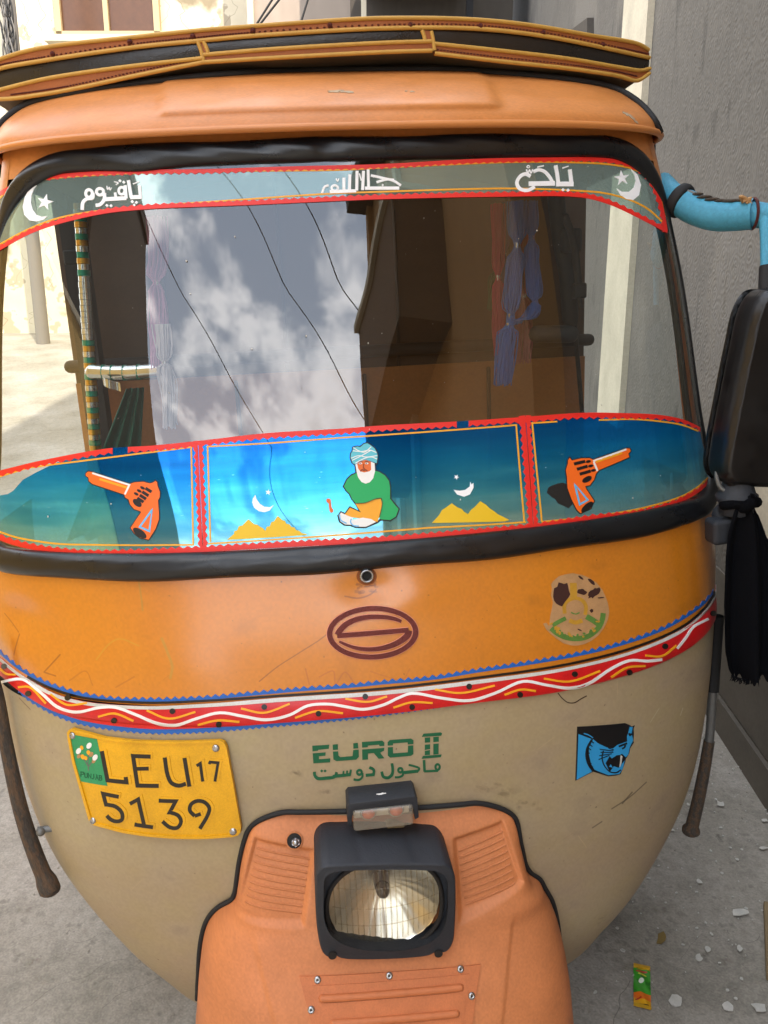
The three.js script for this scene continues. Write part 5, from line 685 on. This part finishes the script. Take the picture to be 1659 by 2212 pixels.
M.yarnBlue = mat('#2361a8', 0.9); M.yarnRed = mat('#9c2843', 0.9); M.yarnPink = mat('#b06a86', 0.9); M.yarnPale = mat('#b9a9a6', 0.9); M.yarnGreen = mat('#2c4a2c', 0.9); M.yarnRose = mat('#8a4650', 0.9); M.yarnViolet = mat('#4a3a66', 0.9);
tassel('yarn_tassel', 'long blue yarn tassel with silver ties, hanging left of the pair on the right', [[1118, 435], [1118, 520], [1112, 580], [1108, 640], [1103, 690], [1096, 720], [1092, 770], [1088, 822]], -0.50, M.yarnBlue, 0.019, 38, [[1120, 530], [1105, 682], [1100, 702]]);
tassel('yarn_tassel', 'shorter blue yarn tassel looping back to the left at its lower end', [[1146, 435], [1148, 515], [1150, 570], [1156, 640], [1152, 672], [1140, 688], [1110, 690]], -0.52, M.yarnBlue, 0.015, 30, [[1148, 515], [1155, 650]]);
tassel('yarn_tassel', 'dark red yarn tassel behind the blue tassels', [[1074, 440], [1076, 600], [1076, 680], [1078, 760]], -0.56, M.yarnRed, 0.013, 24, [[1075, 600]]);
tassel('yarn_tassel', 'dull rose yarn tassel just behind the blue tassels', [[1135, 440], [1130, 640], [1130, 700], [1128, 775]], -0.58, M.yarnRose, 0.018, 28, [[1130, 640]]);
tassel('yarn_tassel', 'dark violet yarn tassel high up beside the blue ones', [[1094, 436], [1092, 500], [1088, 580], [1084, 640]], -0.6, M.yarnViolet, 0.011, 18, [[1092, 548]]);
tassel('yarn_tassel', 'dark green frayed yarn tassel left of the blue ones', [[1070, 440], [1072, 580], [1066, 620], [1062, 660]], -0.6, M.yarnGreen, 0.012, 18, [[1073, 585]]);
tassel('yarn_tassel', 'pink yarn tassel hanging in the left half of the windscreen', [[338, 468], [342, 560], [338, 610], [342, 660], [344, 720], [345, 785]], -0.5, M.yarnPink, 0.017, 28, [[342, 610]]);
tassel('yarn_tassel', 'pale grey yarn tassel below the pink one on the left', [[350, 700], [356, 780], [362, 830], [366, 915]], -0.48, M.yarnPale, 0.016, 26, [[355, 784]]);

// ================================================================ THE PLACE: alley floor, walls, buildings
const wallTex = canvasTex(1024, 1024, (c, w, h) => { const im = c.createImageData(w, h), d = im.data;   // limewash with damp stains, peeled patches and cracks
  for (let y = 0; y < h; y++) for (let x = 0; x < w; x++) { const u = x / w, v = y / h, a = fbm(u, v, 4, 6, 201), b = fbm(u, v, 14, 4, 207), st = smooth(0.56, 0.66, a), pe = smooth(0.62, 0.65, b), k = 0.97 + (b - 0.5) * 0.12, o = (y * w + x) * 4; d[o] = (206 - 66 * st - 40 * pe) * k; d[o + 1] = (196 - 68 * st - 42 * pe) * k; d[o + 2] = (172 - 68 * st - 40 * pe) * k; d[o + 3] = 255; }
  c.putImageData(im, 0, 0); c.strokeStyle = 'rgba(90,80,62,0.6)'; for (let i = 0; i < 34; i++) { let x = rnd() * w, y = rnd() * h; c.lineWidth = 0.8 + 1.8 * rnd(); c.beginPath(); c.moveTo(x, y); for (let k = 0; k < 9; k++) { x += range(-26, 26); y += range(6, 34); c.lineTo(x, y); } c.stroke(); } });
wallTex.wrapS = wallTex.wrapT = THREE.RepeatWrapping;
const P = {
  concrete: mat('#8d8981', 0.92, 0, {}), plaster: null, cream: mat('#cfc6b0', 0.85, 0, { map: scaled(grime, 1) }), dado: mat('#5c564d', 0.9, 0, { map: scaled(grime, 1) }),
  lit: mat('#ffffff', 0.9, 0, { map: scaled(wallTex, 4, 3.4) }), pinkish: mat('#a7998c', 0.9, 0, { map: scaled(grime, 0.4) }), brown: mat('#b48f62', 0.9, 0, { map: scaled(grime, 0.5) }), darkGrey: mat('#4a443d', 0.9, 0, { map: scaled(grime, 0.5) }),
  frame: mat('#b5a079', 0.6), window: phys('#5a3a22', 0.25, 0, { map: scaled(grime, 2) }), iron: mat('#1c1c1e', 0.6, 0.4), wire: mat('#151515', 0.6), wireGrey: mat('#6d6a66', 0.7),
};
const groundY = (x, z) => 1.15 * smooth(-5, -15.5, z) + 0.4 * smooth(-15.5, -40, z);
{ const floorTex = canvasTex(2048, 2048, (c, w, h) => {
    const im = c.createImageData(w, h), d = im.data;
    for (let y = 0; y < h; y++) for (let x = 0; x < w; x++) { const u = x / w, v = y / h, a = fbm(u, v, 5, 5, 70), b = fbm(u, v, 60, 3, 77), e = vnoise(u * 500, v * 500, 500, 83), k = 0.88 + (a - 0.5) * 0.34 + (b - 0.5) * 0.22 + (e - 0.5) * 0.12 - (b > 0.64 ? (b - 0.64) * 0.9 : 0), o = (y * w + x) * 4; d[o] = clamp(165 * k, 0, 255); d[o + 1] = clamp(159 * k, 0, 255); d[o + 2] = clamp(148 * k * (1 + (a - 0.5) * 0.06), 0, 255); d[o + 3] = 255; }
    c.putImageData(im, 0, 0);
    for (let i = 0; i < 1500; i++) { c.fillStyle = rnd() < 0.5 ? `rgba(60,58,56,${0.1 + 0.25 * rnd()})` : `rgba(200,198,190,${0.1 + 0.25 * rnd()})`; c.beginPath(); c.ellipse(rnd() * w, rnd() * h, 1 + 4 * rnd() * rnd(), 1 + 3 * rnd() * rnd(), rnd() * 3, 0, 6.3); c.fill(); }
    c.strokeStyle = 'rgba(70,66,60,0.55)'; for (let i = 0; i < 26; i++) { let x = rnd() * w, y = rnd() * h, a = rnd() * 6.3; c.lineWidth = 0.8 + 1.4 * rnd(); c.beginPath(); c.moveTo(x, y); for (let k = 0; k < 14; k++) { a += range(-0.5, 0.5); x += Math.cos(a) * 22; y += Math.sin(a) * 22; c.lineTo(x, y); } c.stroke(); }
    for (let i = 0; i < 40; i++) { const x = rnd() * w, y = rnd() * h, r = 12 + 60 * rnd(); for (let k = 0; k < 40; k++) { c.fillStyle = `rgba(88,80,70,${0.03 + 0.05 * rnd()})`; c.beginPath(); c.ellipse(x + range(-r, r), y + range(-r, r) * 0.6, 3 + 10 * rnd(), 2 + 7 * rnd(), rnd() * 3, 0, 6.3); c.fill(); } }
  });
  floorTex.wrapS = floorTex.wrapT = THREE.RepeatWrapping;
  P.concrete = mat('#ffffff', 0.93, 0, { map: scaled(floorTex, 1), bumpMap: scaled(grime, 3), bumpScale: 0.006 });
  const ramp = (t) => { const s = t * 2 - 1; return Math.sign(s) * Math.pow(Math.abs(s), 2.4) * 120; };
  const g = gridMesh(140, 140, (i, j) => { const x = ramp(i), z = -2 - ramp(j); return V3(x, groundY(x, z), z); }, (i, j, v) => [v.x / 1.6, v.z / 1.6]);
  struct('ground', g, P.concrete); }

// the grey wall along the right-hand side, nearly parallel to the line of sight
const WD = V3(0.0838, 0, -0.9965), WN = V3(-0.9965, 0, -0.0838), W0 = V3(1.0015, 0, 0);
function wallAt(px, py) { const d = sight(px, py), t = W0.clone().sub(EYE).dot(WN) / d.dot(WN), p = EYE.clone().addScaledVector(d, t); return [p.clone().sub(W0).dot(WD), p.y]; }   // metres along the wall, height
{ const swirl = dataTex(1024, (u, v) => {   // trowel arcs pressed into the render
    let s = 0; for (let k = 0; k < 2; k++) { const n = 9 + k * 4, ci = Math.floor(u * n), cj = Math.floor(v * n); let best = 9, arc = 0; for (let a = -1; a <= 1; a++) for (let b = -1; b <= 1; b++) { const i = ((ci + a) % n + n) % n, j = ((cj + b) % n + n) % n, cx = (ci + a + hash2(i, j, 90 + k)) / n, cy = (cj + b + hash2(i, j, 95 + k)) / n, dx = u - cx, dy = v - cy, r = Math.hypot(dx, dy); if (r < best) { best = r; const tilt = hash2(i, j, 99) * 6.28; arc = Math.sin((r * n) * 30 + 2.2 * Math.sin(Math.atan2(dy, dx) + tilt)) * smooth(0.9, 0.2, r * n); } } s += arc * 0.5; }
    const f = fbm(u, v, 40, 3, 97); const g = 0.5 + 0.22 * s + 0.5 * (f - 0.5); return [g, g, g]; }, false);
  const plasterTex = dataTex(1024, (u, v) => { const a = fbm(u, v, 3, 6, 331), st = fbm(u * 1, v * 0.25, 28, 4, 337), b = fbm(u, v, 90, 2, 341), pale = smooth(0.55, 0.72, a), dk = smooth(0.62, 0.8, st), k = 0.9 + 0.1 * (b - 0.5) + 0.1 * pale - 0.12 * dk + 0.14 * (a - 0.5); return [k, k * (1 - 0.008 * pale), k * (0.995 - 0.02 * pale)]; });
  P.plaster = mat('#6c6862', 0.95, 0, { map: scaled(plasterTex, 0.45), bumpMap: scaled(swirl, 0.9), bumpScale: 0.005 });
  const g = new THREE.Group(); g.position.copy(W0); g.rotation.y = Math.atan2(WD.x, -WD.z) * -1;
  thing(g, 'plaster_wall', 'grey plastered house wall with cream pilasters running along the right', 'wall');
  const H = 10.6, L0 = -0.55, L1 = 24;
  const face = (s0, s1, h0, h1, name, m, out = 0, thick = 0.3) => part(name, (() => { const b = new THREE.BoxGeometry(thick, h1 - h0, s1 - s0, 1, 1, 1); const uv = b.attributes.uv, p = b.attributes.position, n = b.attributes.normal; b.translate(thick / 2 - out, (h0 + h1) / 2, -(s0 + s1) / 2); for (let i = 0; i < p.count; i++) { if (Math.abs(n.getX(i)) > 0.5) uv.setXY(i, p.getZ(i), p.getY(i)); else uv.setXY(i, p.getX(i) + p.getZ(i), p.getY(i)); } return b; })(), m, g);
  face(L0, L1, -0.05, H, 'plaster', P.plaster, 0, 0.35);
  const bands = [[wallAt(1357, 60)[0], wallAt(1411, 60)[0]], [wallAt(1050, 20)[0], wallAt(1068, 20)[0]]];
  for (const [a, b] of bands) face(Math.min(a, b), Math.max(a, b), 0.82, H + 0.02, 'pilaster', P.cream, 0.035);
  face(L0 - 0.01, L1, -0.04, 0.12, 'skirting', P.dado, 0.022); face(L0 - 0.005, L1, 0.125, 0.55, 'dado', P.dado, 0.008);
  const cb = wallAt(1627, 1100)[0], cu = wallAt(1627, 1118)[1]; face(cb - 0.5, cb, cu, cu + 0.16, 'painted_ledge', P.cream, 0.05);
  const tri = [[1230, 76], [1283, 38], [1283, 84]].map(([x, y]) => wallAt(x, y)); part('dark_triangle', new THREE.ExtrudeGeometry(new THREE.Shape(tri.map(([s, h]) => new THREE.Vector2(s, h))), { depth: 0.06, bevelEnabled: false }).rotateY(Math.PI / 2).translate(-0.05, 0, 0), P.darkGrey, g);  // flat dark triangular prism standing slightly proud of the wall
}
// tall brown house that the wall belongs to, beside and behind the viewer: it shades the alley and shows in the windscreen
{ const g = new THREE.Group(); thing(g, 'brown_house', 'tall brown house on the right, dark in the windscreen reflection', 'house');
  part('wall', box(9, 11.4, 3.05, 0.795 + 4.5 + 0.035, 5.7, 2.5 - 1.52), P.brown, g);
  for (const [z, w, m] of [[1.75, 0.14, P.cream], [1.2, 0.1, P.cream], [2.42, 0.1, P.brown]]) part('pilaster', box(0.05, 11.2, w, 0.80, 5.6, z), m, g);
  part('roof', box(9.2, 0.2, 3.2, 5.35, 11.5, 0.98), P.darkGrey, g);
  part('ledge', box(0.25, 0.18, 2.6, 0.72, 4.6, 1.2), P.darkGrey, g); part('balcony', box(0.34, 0.62, 1.25, 0.66, 2.75, 0.95), mat('#6e5a44', 0.9), g); part('balcony_rail', box(0.38, 0.05, 1.31, 0.65, 3.08, 0.95), P.cream, g);
}
{ const g = new THREE.Group(); thing(g, 'dark_house', 'dark narrow house on the left, seen only in the windscreen', 'house');
  part('wall', box(5, 6.6, 3.2, -3.35 - 2.5, 3.3, 4.3), P.darkGrey, g); part('roof', box(5.2, 0.2, 3.4, -5.9, 6.7, 4.3), P.darkGrey, g);
  const low = new THREE.Group(); thing(low, 'bounce_wall', 'low unseen wall in sun on the left, tinted golden to bounce warm light', 'wall');
  part('wall', box(0.25, 3.5, 5.4, -3.5, 1.7, 0), mat('#dcb768', 0.9, 0, { map: scaled(grime, 1) }), low); part('coping', box(0.34, 0.08, 5.4, -3.5, 3.49, 0), P.cream, low);  // out of view; golden colour and height chosen for the warm bounce light
  const far = new THREE.Group(); thing(far, 'pale_house', 'pale house at the end of the alley, seen in the windscreen reflection', 'house');
  part('wall', box(9, 5, 5, -0.6, 2.5, 19.5), P.pinkish, far); part('roof', box(9.2, 0.2, 5.2, -0.6, 5.1, 19.5), P.cream, far);
  for (const x of [0.2, 1.4, 1.9, 2.9]) part('downpipe', box(0.12, 4.9, 0.1, x, 2.45, 16.94), P.cream, far);
}
// the sunlit end of the alley
{ const Z = -15, f = (px, py) => worldAt(px, py, 'z', Z);
  const g = new THREE.Group(); thing(g, 'cream_house', 'sunlit cream house at the far left with a dark double window', 'house');
  const xr = f(556, 40).x;
  part('wall', box(16, 14, 4, xr - 8, 7, Z - 2), P.lit, g);
  const a = f(121, -60), b = f(344, 79);
  const w = group('window', g); part('frame', merge([box(b.x - a.x + 0.16, 0.1, 0.14, (a.x + b.x) / 2, b.y, Z + 0.05), box(0.1, a.y - b.y, 0.14, a.x, (a.y + b.y) / 2, Z + 0.05), box(0.1, a.y - b.y, 0.14, b.x, (a.y + b.y) / 2, Z + 0.05), box(0.08, a.y - b.y, 0.12, f(233, 40).x, (a.y + b.y) / 2, Z + 0.05), box(b.x - a.x + 0.16, 0.1, 0.14, (a.x + b.x) / 2, a.y, Z + 0.05)]), P.frame, w);
  for (const [p, q] of [[123, 231], [236, 341]]) part('pane', box(f(q, 0).x - f(p, 0).x, a.y - b.y - 0.08, 0.04, (f(q, 0).x + f(p, 0).x) / 2, (a.y + b.y) / 2, Z + 0.03), P.window, w);
  part('sill', box(b.x - a.x + 0.4, 0.1, 0.3, (a.x + b.x) / 2, b.y - 0.1, Z + 0.14), P.cream, g);
  const h = new THREE.Group(); thing(h, 'pinkish_house', 'pinkish grey house in shade behind the middle of the roof rack', 'house');
  part('wall', box(3.6, 13, 4, xr + 1.85, 6.5, Z - 0.9), P.pinkish, h);
  part('corner_trim', box(0.1, 13, 0.1, xr + 0.06, 6.5, Z + 1.12), P.cream, h);
  const k = new THREE.Group(); thing(k, 'balcony_house', 'dark house with an overhanging balcony behind the roof rack', 'house');
  const p0 = worldAt(770, 0, 'z', -12), p1 = worldAt(1006, 0, 'z', -12);
  part('wall', box(p1.x - p0.x + 0.8, 9, 2, (p0.x + p1.x) / 2 + 0.3, 4.5, -13.4), P.darkGrey, k);
  part('balcony', box(p1.x - p0.x - 0.2, 0.25, 1.2, (p0.x + p1.x) / 2, 5.9, -12), P.pinkish, k);
  part('post', box(0.09, 9, 0.09, worldAt(1013, 0, 'z', -12).x, 4.5, -11.9), P.iron, k); part('post', box(0.07, 9, 0.07, worldAt(786, 0, 'z', -12).x, 4.5, -11.9), P.cream, k);
}

// ================================================================ loose things: cloth, cables, litter
{ const g = new THREE.Group(); thing(g, 'black_cloth', 'black frayed cloth tied below the side mirror and hanging beside the rickshaw', 'cloth'); g.applyMatrix4(rickshaw.matrix);
  M.cloth = phys('#0b0c10', 0.95, 0, { specularIntensity: 0.15, bumpMap: scaled(grainBump, 4), bumpScale: 0.0006 });
  const drape = (rows, z, folds, amp, seed) => gridMesh(64, 40, (i, j) => { const k = j * (rows.length - 1), n = Math.min(rows.length - 2, Math.floor(k)), t = k - n, e = (q) => lerp(rows[n][q], rows[n + 1][q], t), y = e(0), p = cabAt(lerp(e(1), e(2), i), y + (j > 0.97 ? 6 * Math.sin(i * 60 + seed) : 0), z); const dz = amp * Math.sin(i * folds + seed + j * 1.4) * (0.35 + 0.65 * j) + 0.012 * Math.sin(i * 3.1416); return V3(p.x, p.y, z + dz); }, (i, j) => [i * 0.3, j * 0.5]);
  part('front_fold', drape([[1088, 1588, 1618], [1112, 1578, 1640], [1150, 1566, 1654], [1200, 1560, 1664], [1300, 1556, 1672], [1400, 1558, 1672], [1440, 1566, 1668], [1464, 1580, 1656]], -0.14, 11, 0.018, 1), M.cloth, g);
  part('back_fold', drape([[1082, 1605, 1622], [1130, 1604, 1640], [1200, 1606, 1668], [1300, 1612, 1676], [1390, 1622, 1680]], -0.19, 11, 0.014, 2.4), M.cloth, g);
  const k = cabAt(1606, 1092, -0.15); part('knot', new THREE.TorusGeometry(0.026, 0.010, 10, 24).scale(1.05, 0.8, 1).rotateX(1.25).translate(k.x - 0.006, k.y + 0.004, k.z), M.cloth, g);
  const e = cabAt(1622, 1082, -0.13); part('loose_end', merge([capped([cabAt(1606, 1096, -0.13), cabAt(1618, 1090, -0.125), e], 0.011, 8, 8)]), M.cloth, g);
  const fr = []; const fringe = (x, y, dx, dy, z) => { const p = cabAt(x, y, z), q = cabAt(x + dx, y + dy, z + 0.004); fr.push(tube([p, p.clone().lerp(q, 0.5).add(V3(0.001 * (rnd() - 0.5), 0, 0.003)), q], 0.0007, 5, 4)); };
  for (let i = 0; i < 70; i++) { const t = i / 69; fringe(lerp(1580, 1640, t), 1458 + 8 * Math.sin(t * 3.14), range(-4, 4), range(5, 14), -0.13); } for (let i = 0; i < 26; i++) { const a = i / 26 * 4 - 1.8; fringe(1624 + 3 * Math.cos(a), 1082 + 4 * Math.sin(a), 12 * Math.cos(a), 12 * Math.sin(a), -0.125); } for (let i = 0; i < 20; i++) fringe(1678 + range(-4, 2), 1290 + i * 5, range(3, 9), range(-2, 6), -0.18);
  const f = part('fringe', merge(fr), M.cloth, g); f.userData.kind = 'stuff';
}
// three cables slung across the alley behind the viewer; they show in the windscreen
function mirrored(px, py, dist) { const [x, h] = glassSkin.hit(px, py), p = glassSkin.at(x, h), n = glassSkin.normal(x, h), d = sightCab(px, py).reflect(n); return p.addScaledVector(d, dist).applyMatrix4(rickshaw.matrix); }
{ const lines = [['leftmost of the three cables mirrored in the windscreen', [[300, 440], [430, 690], [580, 955]]], ['middle of the three cables mirrored in the windscreen', [[525, 430], [640, 680], [800, 925]]], ['rightmost of the three cables mirrored in the windscreen', [[655, 430], [690, 560], [800, 705]]]];
  lines.forEach(([label, l], i) => { const s = mirrored(...l[0], 6.5 - i * 0.3), e = mirrored(...l[l.length - 1], 6.5 - i * 0.3), at = (t) => s.clone().lerp(e, t).add(V3(0, -0.12 * (0.25 - (t - 0.5) ** 2), 0)), a = at(-0.5), b = at(1.45), q = [at(0), at(0.5), at(1)]; const m = new THREE.Mesh(tube([a, ...q, b], 0.0065, 60, 6), P.wire); m.castShadow = true; thing(m, 'overhead_cable', label, 'cable', 'cables mirrored in the windscreen'); }); }
// wires and a pole at the far left end of the alley
{ const Z = -13.2, f = (x, y, z = Z) => worldAt(x, y, 'z', z);
  const pole = new THREE.Group(); thing(pole, 'utility_pole', 'grey utility pole tangled with wires at the far left', 'pole'); const b = f(22, 40); part('shaft', new THREE.CylinderGeometry(0.09, 0.11, 9, 14).translate(b.x, 4.6, Z), P.wireGrey, pole);
  for (let i = 0; i < 14; i++) { const pts = []; let x = range(-10, 20), y = -20; for (let k = 0; k < 7; k++) { pts.push(f(x, y, Z + 0.2 + 0.1 * rnd())); x += range(-6, 11); y += range(14, 32); } part('wire', tube(pts, 0.008 + 0.006 * rnd(), 30, 5), rnd() < 0.6 ? P.wireGrey : P.wire, pole); }
  [['long cable sloping up above the roof rack', [[552, 56], [600, -20]]], ['second cable sloping up above the roof rack', [[562, 52], [622, -25]]], ['dark cable left of the balcony', [[650, 48], [668, -10]]]].forEach(([label, l]) => { const m = new THREE.Mesh(capped(l.map(([x, y]) => f(x, y, -11.6)), 0.014, 8, 6), P.wire); thing(m, 'street_cable', label, 'cable', 'cables above the roof rack'); });
}
// litter on the ground
const onGround = (x, y) => worldAt(x, y, 'y', 0);
{ const a = onGround(1386, 2096), b = onGround(1387, 2176), c = onGround(1369, 2130), d = onGround(1404, 2130), len = a.distanceTo(b) * 0.98 + 0.01, w = c.distanceTo(d);
  const tex = canvasTex(128, 384, (q, W, H) => { q.fillStyle = '#3f9a2e'; q.fillRect(0, 0, W, H); q.fillStyle = '#c9a51c'; q.fillRect(0, 0, W, 26); q.fillStyle = '#2f7f2a'; for (let i = 0; i < 9; i++) { q.beginPath(); q.ellipse(rnd() * W, 60 + rnd() * 190, 18, 9, rnd() * 3, 0, 6.3); q.fill(); } q.fillStyle = '#b8452a'; q.beginPath(); q.ellipse(62, 52, 46, 13, -0.1, 0, 6.3); q.fill(); q.fillStyle = '#d8d84a'; q.beginPath(); q.ellipse(66, 84, 34, 10, 0.1, 0, 6.3); q.fill(); q.fillStyle = '#e8eee0'; q.beginPath(); q.ellipse(58, 150, 20, 26, 0.4, 0, 6.3); q.fill(); q.fillStyle = '#d86a1c'; q.fillRect(0, 262, W, 66); q.fillStyle = '#d9a018'; q.fillRect(0, 318, W, 66); q.fillStyle = '#a3241c'; q.save(); q.translate(8, 330); q.rotate(-0.6); q.fillRect(0, 0, 56, 12); q.restore(); q.fillStyle = '#3a2a10'; q.fillRect(44, 356, 66, 8); });
  const g = new THREE.Group(); thing(g, 'snack_wrapper', 'flattened green and orange snack sachet on the ground', 'wrapper'); const m = (a.x + b.x) / 2, z = (a.z + b.z) / 2; g.position.set(m, 0, z); g.rotation.y = Math.atan2(a.x - b.x, a.z - b.z);
  part('sachet', gridMesh(10, 24, (i, j) => V3(lerp(w / 2, -w / 2, i), 0.005 + 0.005 * Math.sin(i * 3.14) * Math.sin(j * 3.14) + 0.0015 * Math.sin(i * 9 + j * 14), lerp(-len / 2, len / 2, j)), (i, j) => [i, j]), phys('#ffffff', 0.3, 0, { map: tex }), g); part('seal', merge([box(w, 0.002, 0.008, 0, 0.0075, len / 2), box(w, 0.002, 0.008, 0, 0.0075, -len / 2)]), phys('#c79a1c', 0.35, 0.2), g); }
M.chip = mat('#c9c7bf', 0.8, 0, { map: scaled(grime, 9) });
function flake(r, k, pts = 9) { const s = []; for (let i = 0; i < pts; i++) { const a = i / pts * 6.283, q = r * (0.55 + 0.6 * hash2(i, k, 31)); s.push(new THREE.Vector2(Math.cos(a) * q, Math.sin(a) * q * (0.45 + 0.5 * hash2(k, 2, 31)))); } return new THREE.ExtrudeGeometry(new THREE.Shape(s), { depth: 0.0022, bevelEnabled: false }).rotateX(-Math.PI / 2); }
{ const big = [['long pale paint flake beside the wall', 1599, 1974, 0.026, 0.2], ['square pale paint flake beside the rear tyre track', 1556, 1740, 0.02, 1.2], ['pale paint flake at the bottom right corner', 1640, 2180, 0.024, 0.5], ['narrow paint flake right of the sachet', 1596, 2052, 0.015, 1], ['small paint flake above the sachet', 1452, 1796, 0.011, 2], ['small paint flake left of the long flake', 1510, 1908, 0.011, 2.2], ['curled paint flake between the sachet and the board', 1510, 2073, 0.013, 1.1], ['brownish paint flake under the sachet level', 1458, 2165, 0.018, 0.3], ['bluish paint flake near the bottom edge', 1575, 2178, 0.017, 0.1], ['thin paint flake upright beside the board', 1527, 2054, 0.011, 1.5], ['pale paint flake at the right edge', 1650, 1835, 0.017, 0.1], ['broad pale flake by the wall foot', 1652, 1775, 0.014, 0.6]];
  big.forEach(([label, x, y, r, a], i) => { const m = new THREE.Mesh(flake(r * 0.85, i + 3), M.chip), p = onGround(x, y); m.position.set(p.x, 0.004, p.z); m.rotation.set(range(-0.12, 0.12), a, range(-0.12, 0.12)); m.castShadow = m.receiveShadow = true; thing(m, 'paint_flake', label, 'paint flake', 'pale paint flakes on the ground'); });
  const geo = [0, 1, 2, 3].map((k) => flake(0.006, 20 + k, 7)), list = []; for (let i = 0; i < 800; i++) { const t = rnd(), x = range(0.35, 1.22), z = -range(1.0, 2.7), s = 0.32 + 0.9 * rnd() ** 4, q = geo[i % 4].clone().scale(s, 1, s).rotateY(rnd() * 6).translate(x, 0.002, z); if (rnd() < 0.35 + 0.65 * smooth(0.5, 1.1, x)) list.push(q); }
  const st = part('paint_chips', merge(list), M.chip, scene); st.userData.kind = 'stuff'; st.userData.label = 'small pale paint chips scattered over the ground'; st.userData.category = 'paint chips';
  const stone = new THREE.IcosahedronGeometry(0.0035, 0), grit = []; for (let i = 0; i < 1400; i++) { const x = range(-1.4, 1.2), z = -range(0.9, 3.0), s = 0.25 + 0.9 * rnd() ** 3; grit.push(stone.clone().scale(s, s * 0.6, s * 0.8).rotateY(rnd() * 6).translate(x, 0.001, z)); }
  const gs = part('grit', merge(grit), mat('#8b857a', 0.9), scene); gs.userData.kind = 'stuff'; gs.userData.label = 'fine grey grit lying on the concrete'; gs.userData.category = 'grit';
  const leafM = mat('#6d5a2c', 0.8); const l = new THREE.Mesh(flake(0.02, 41, 8), leafM), lp = onGround(1430, 2031); l.position.set(lp.x, 0.006, lp.z); l.rotation.set(0.2, 0.6, 0.15); thing(l, 'dry_leaf', 'dry brown leaf lying above the sachet', 'leaf');
  const a = onGround(1648, 1958), b = onGround(1654, 2120); const brd = new THREE.Mesh(rbox(0.3, 0.018, a.distanceTo(b), 0.004, 0.15, 0, 0), mat('#8a7757', 0.85, 0, { map: scaled(grime, 2) })); brd.position.set((a.x + b.x) / 2, 0.010, (a.z + b.z) / 2); brd.rotation.y = Math.atan2(b.x - a.x, b.z - a.z); brd.castShadow = true; thing(brd, 'wooden_board', 'edge of a brown board lying on the ground at the right edge', 'board');
}

// dust specks and dried drops on the windscreen
{ const list = []; for (let i = 0; i < 80; i++) { const h = range(1.12, 1.68), x = range(-0.9, 0.9) * glassEdge(h), r = 0.0004 + 0.0012 * rnd() ** 4, n = glassSkin.normal(x, h), p = glassSkin.at(x, h, 0.0024); const c = new THREE.CircleGeometry(r, 6).scale(1, 0.7 + 0.9 * rnd(), 1); c.applyQuaternion(new THREE.Quaternion().setFromUnitVectors(V3(0, 0, 1), n)); c.translate(p.x, p.y, p.z); list.push(c); }
  const d = part('dust_speck', merge(list), mat('#b9b4a8', 0.9), rickshaw); d.userData.kind = 'stuff'; }
renderer.render(scene, camera);
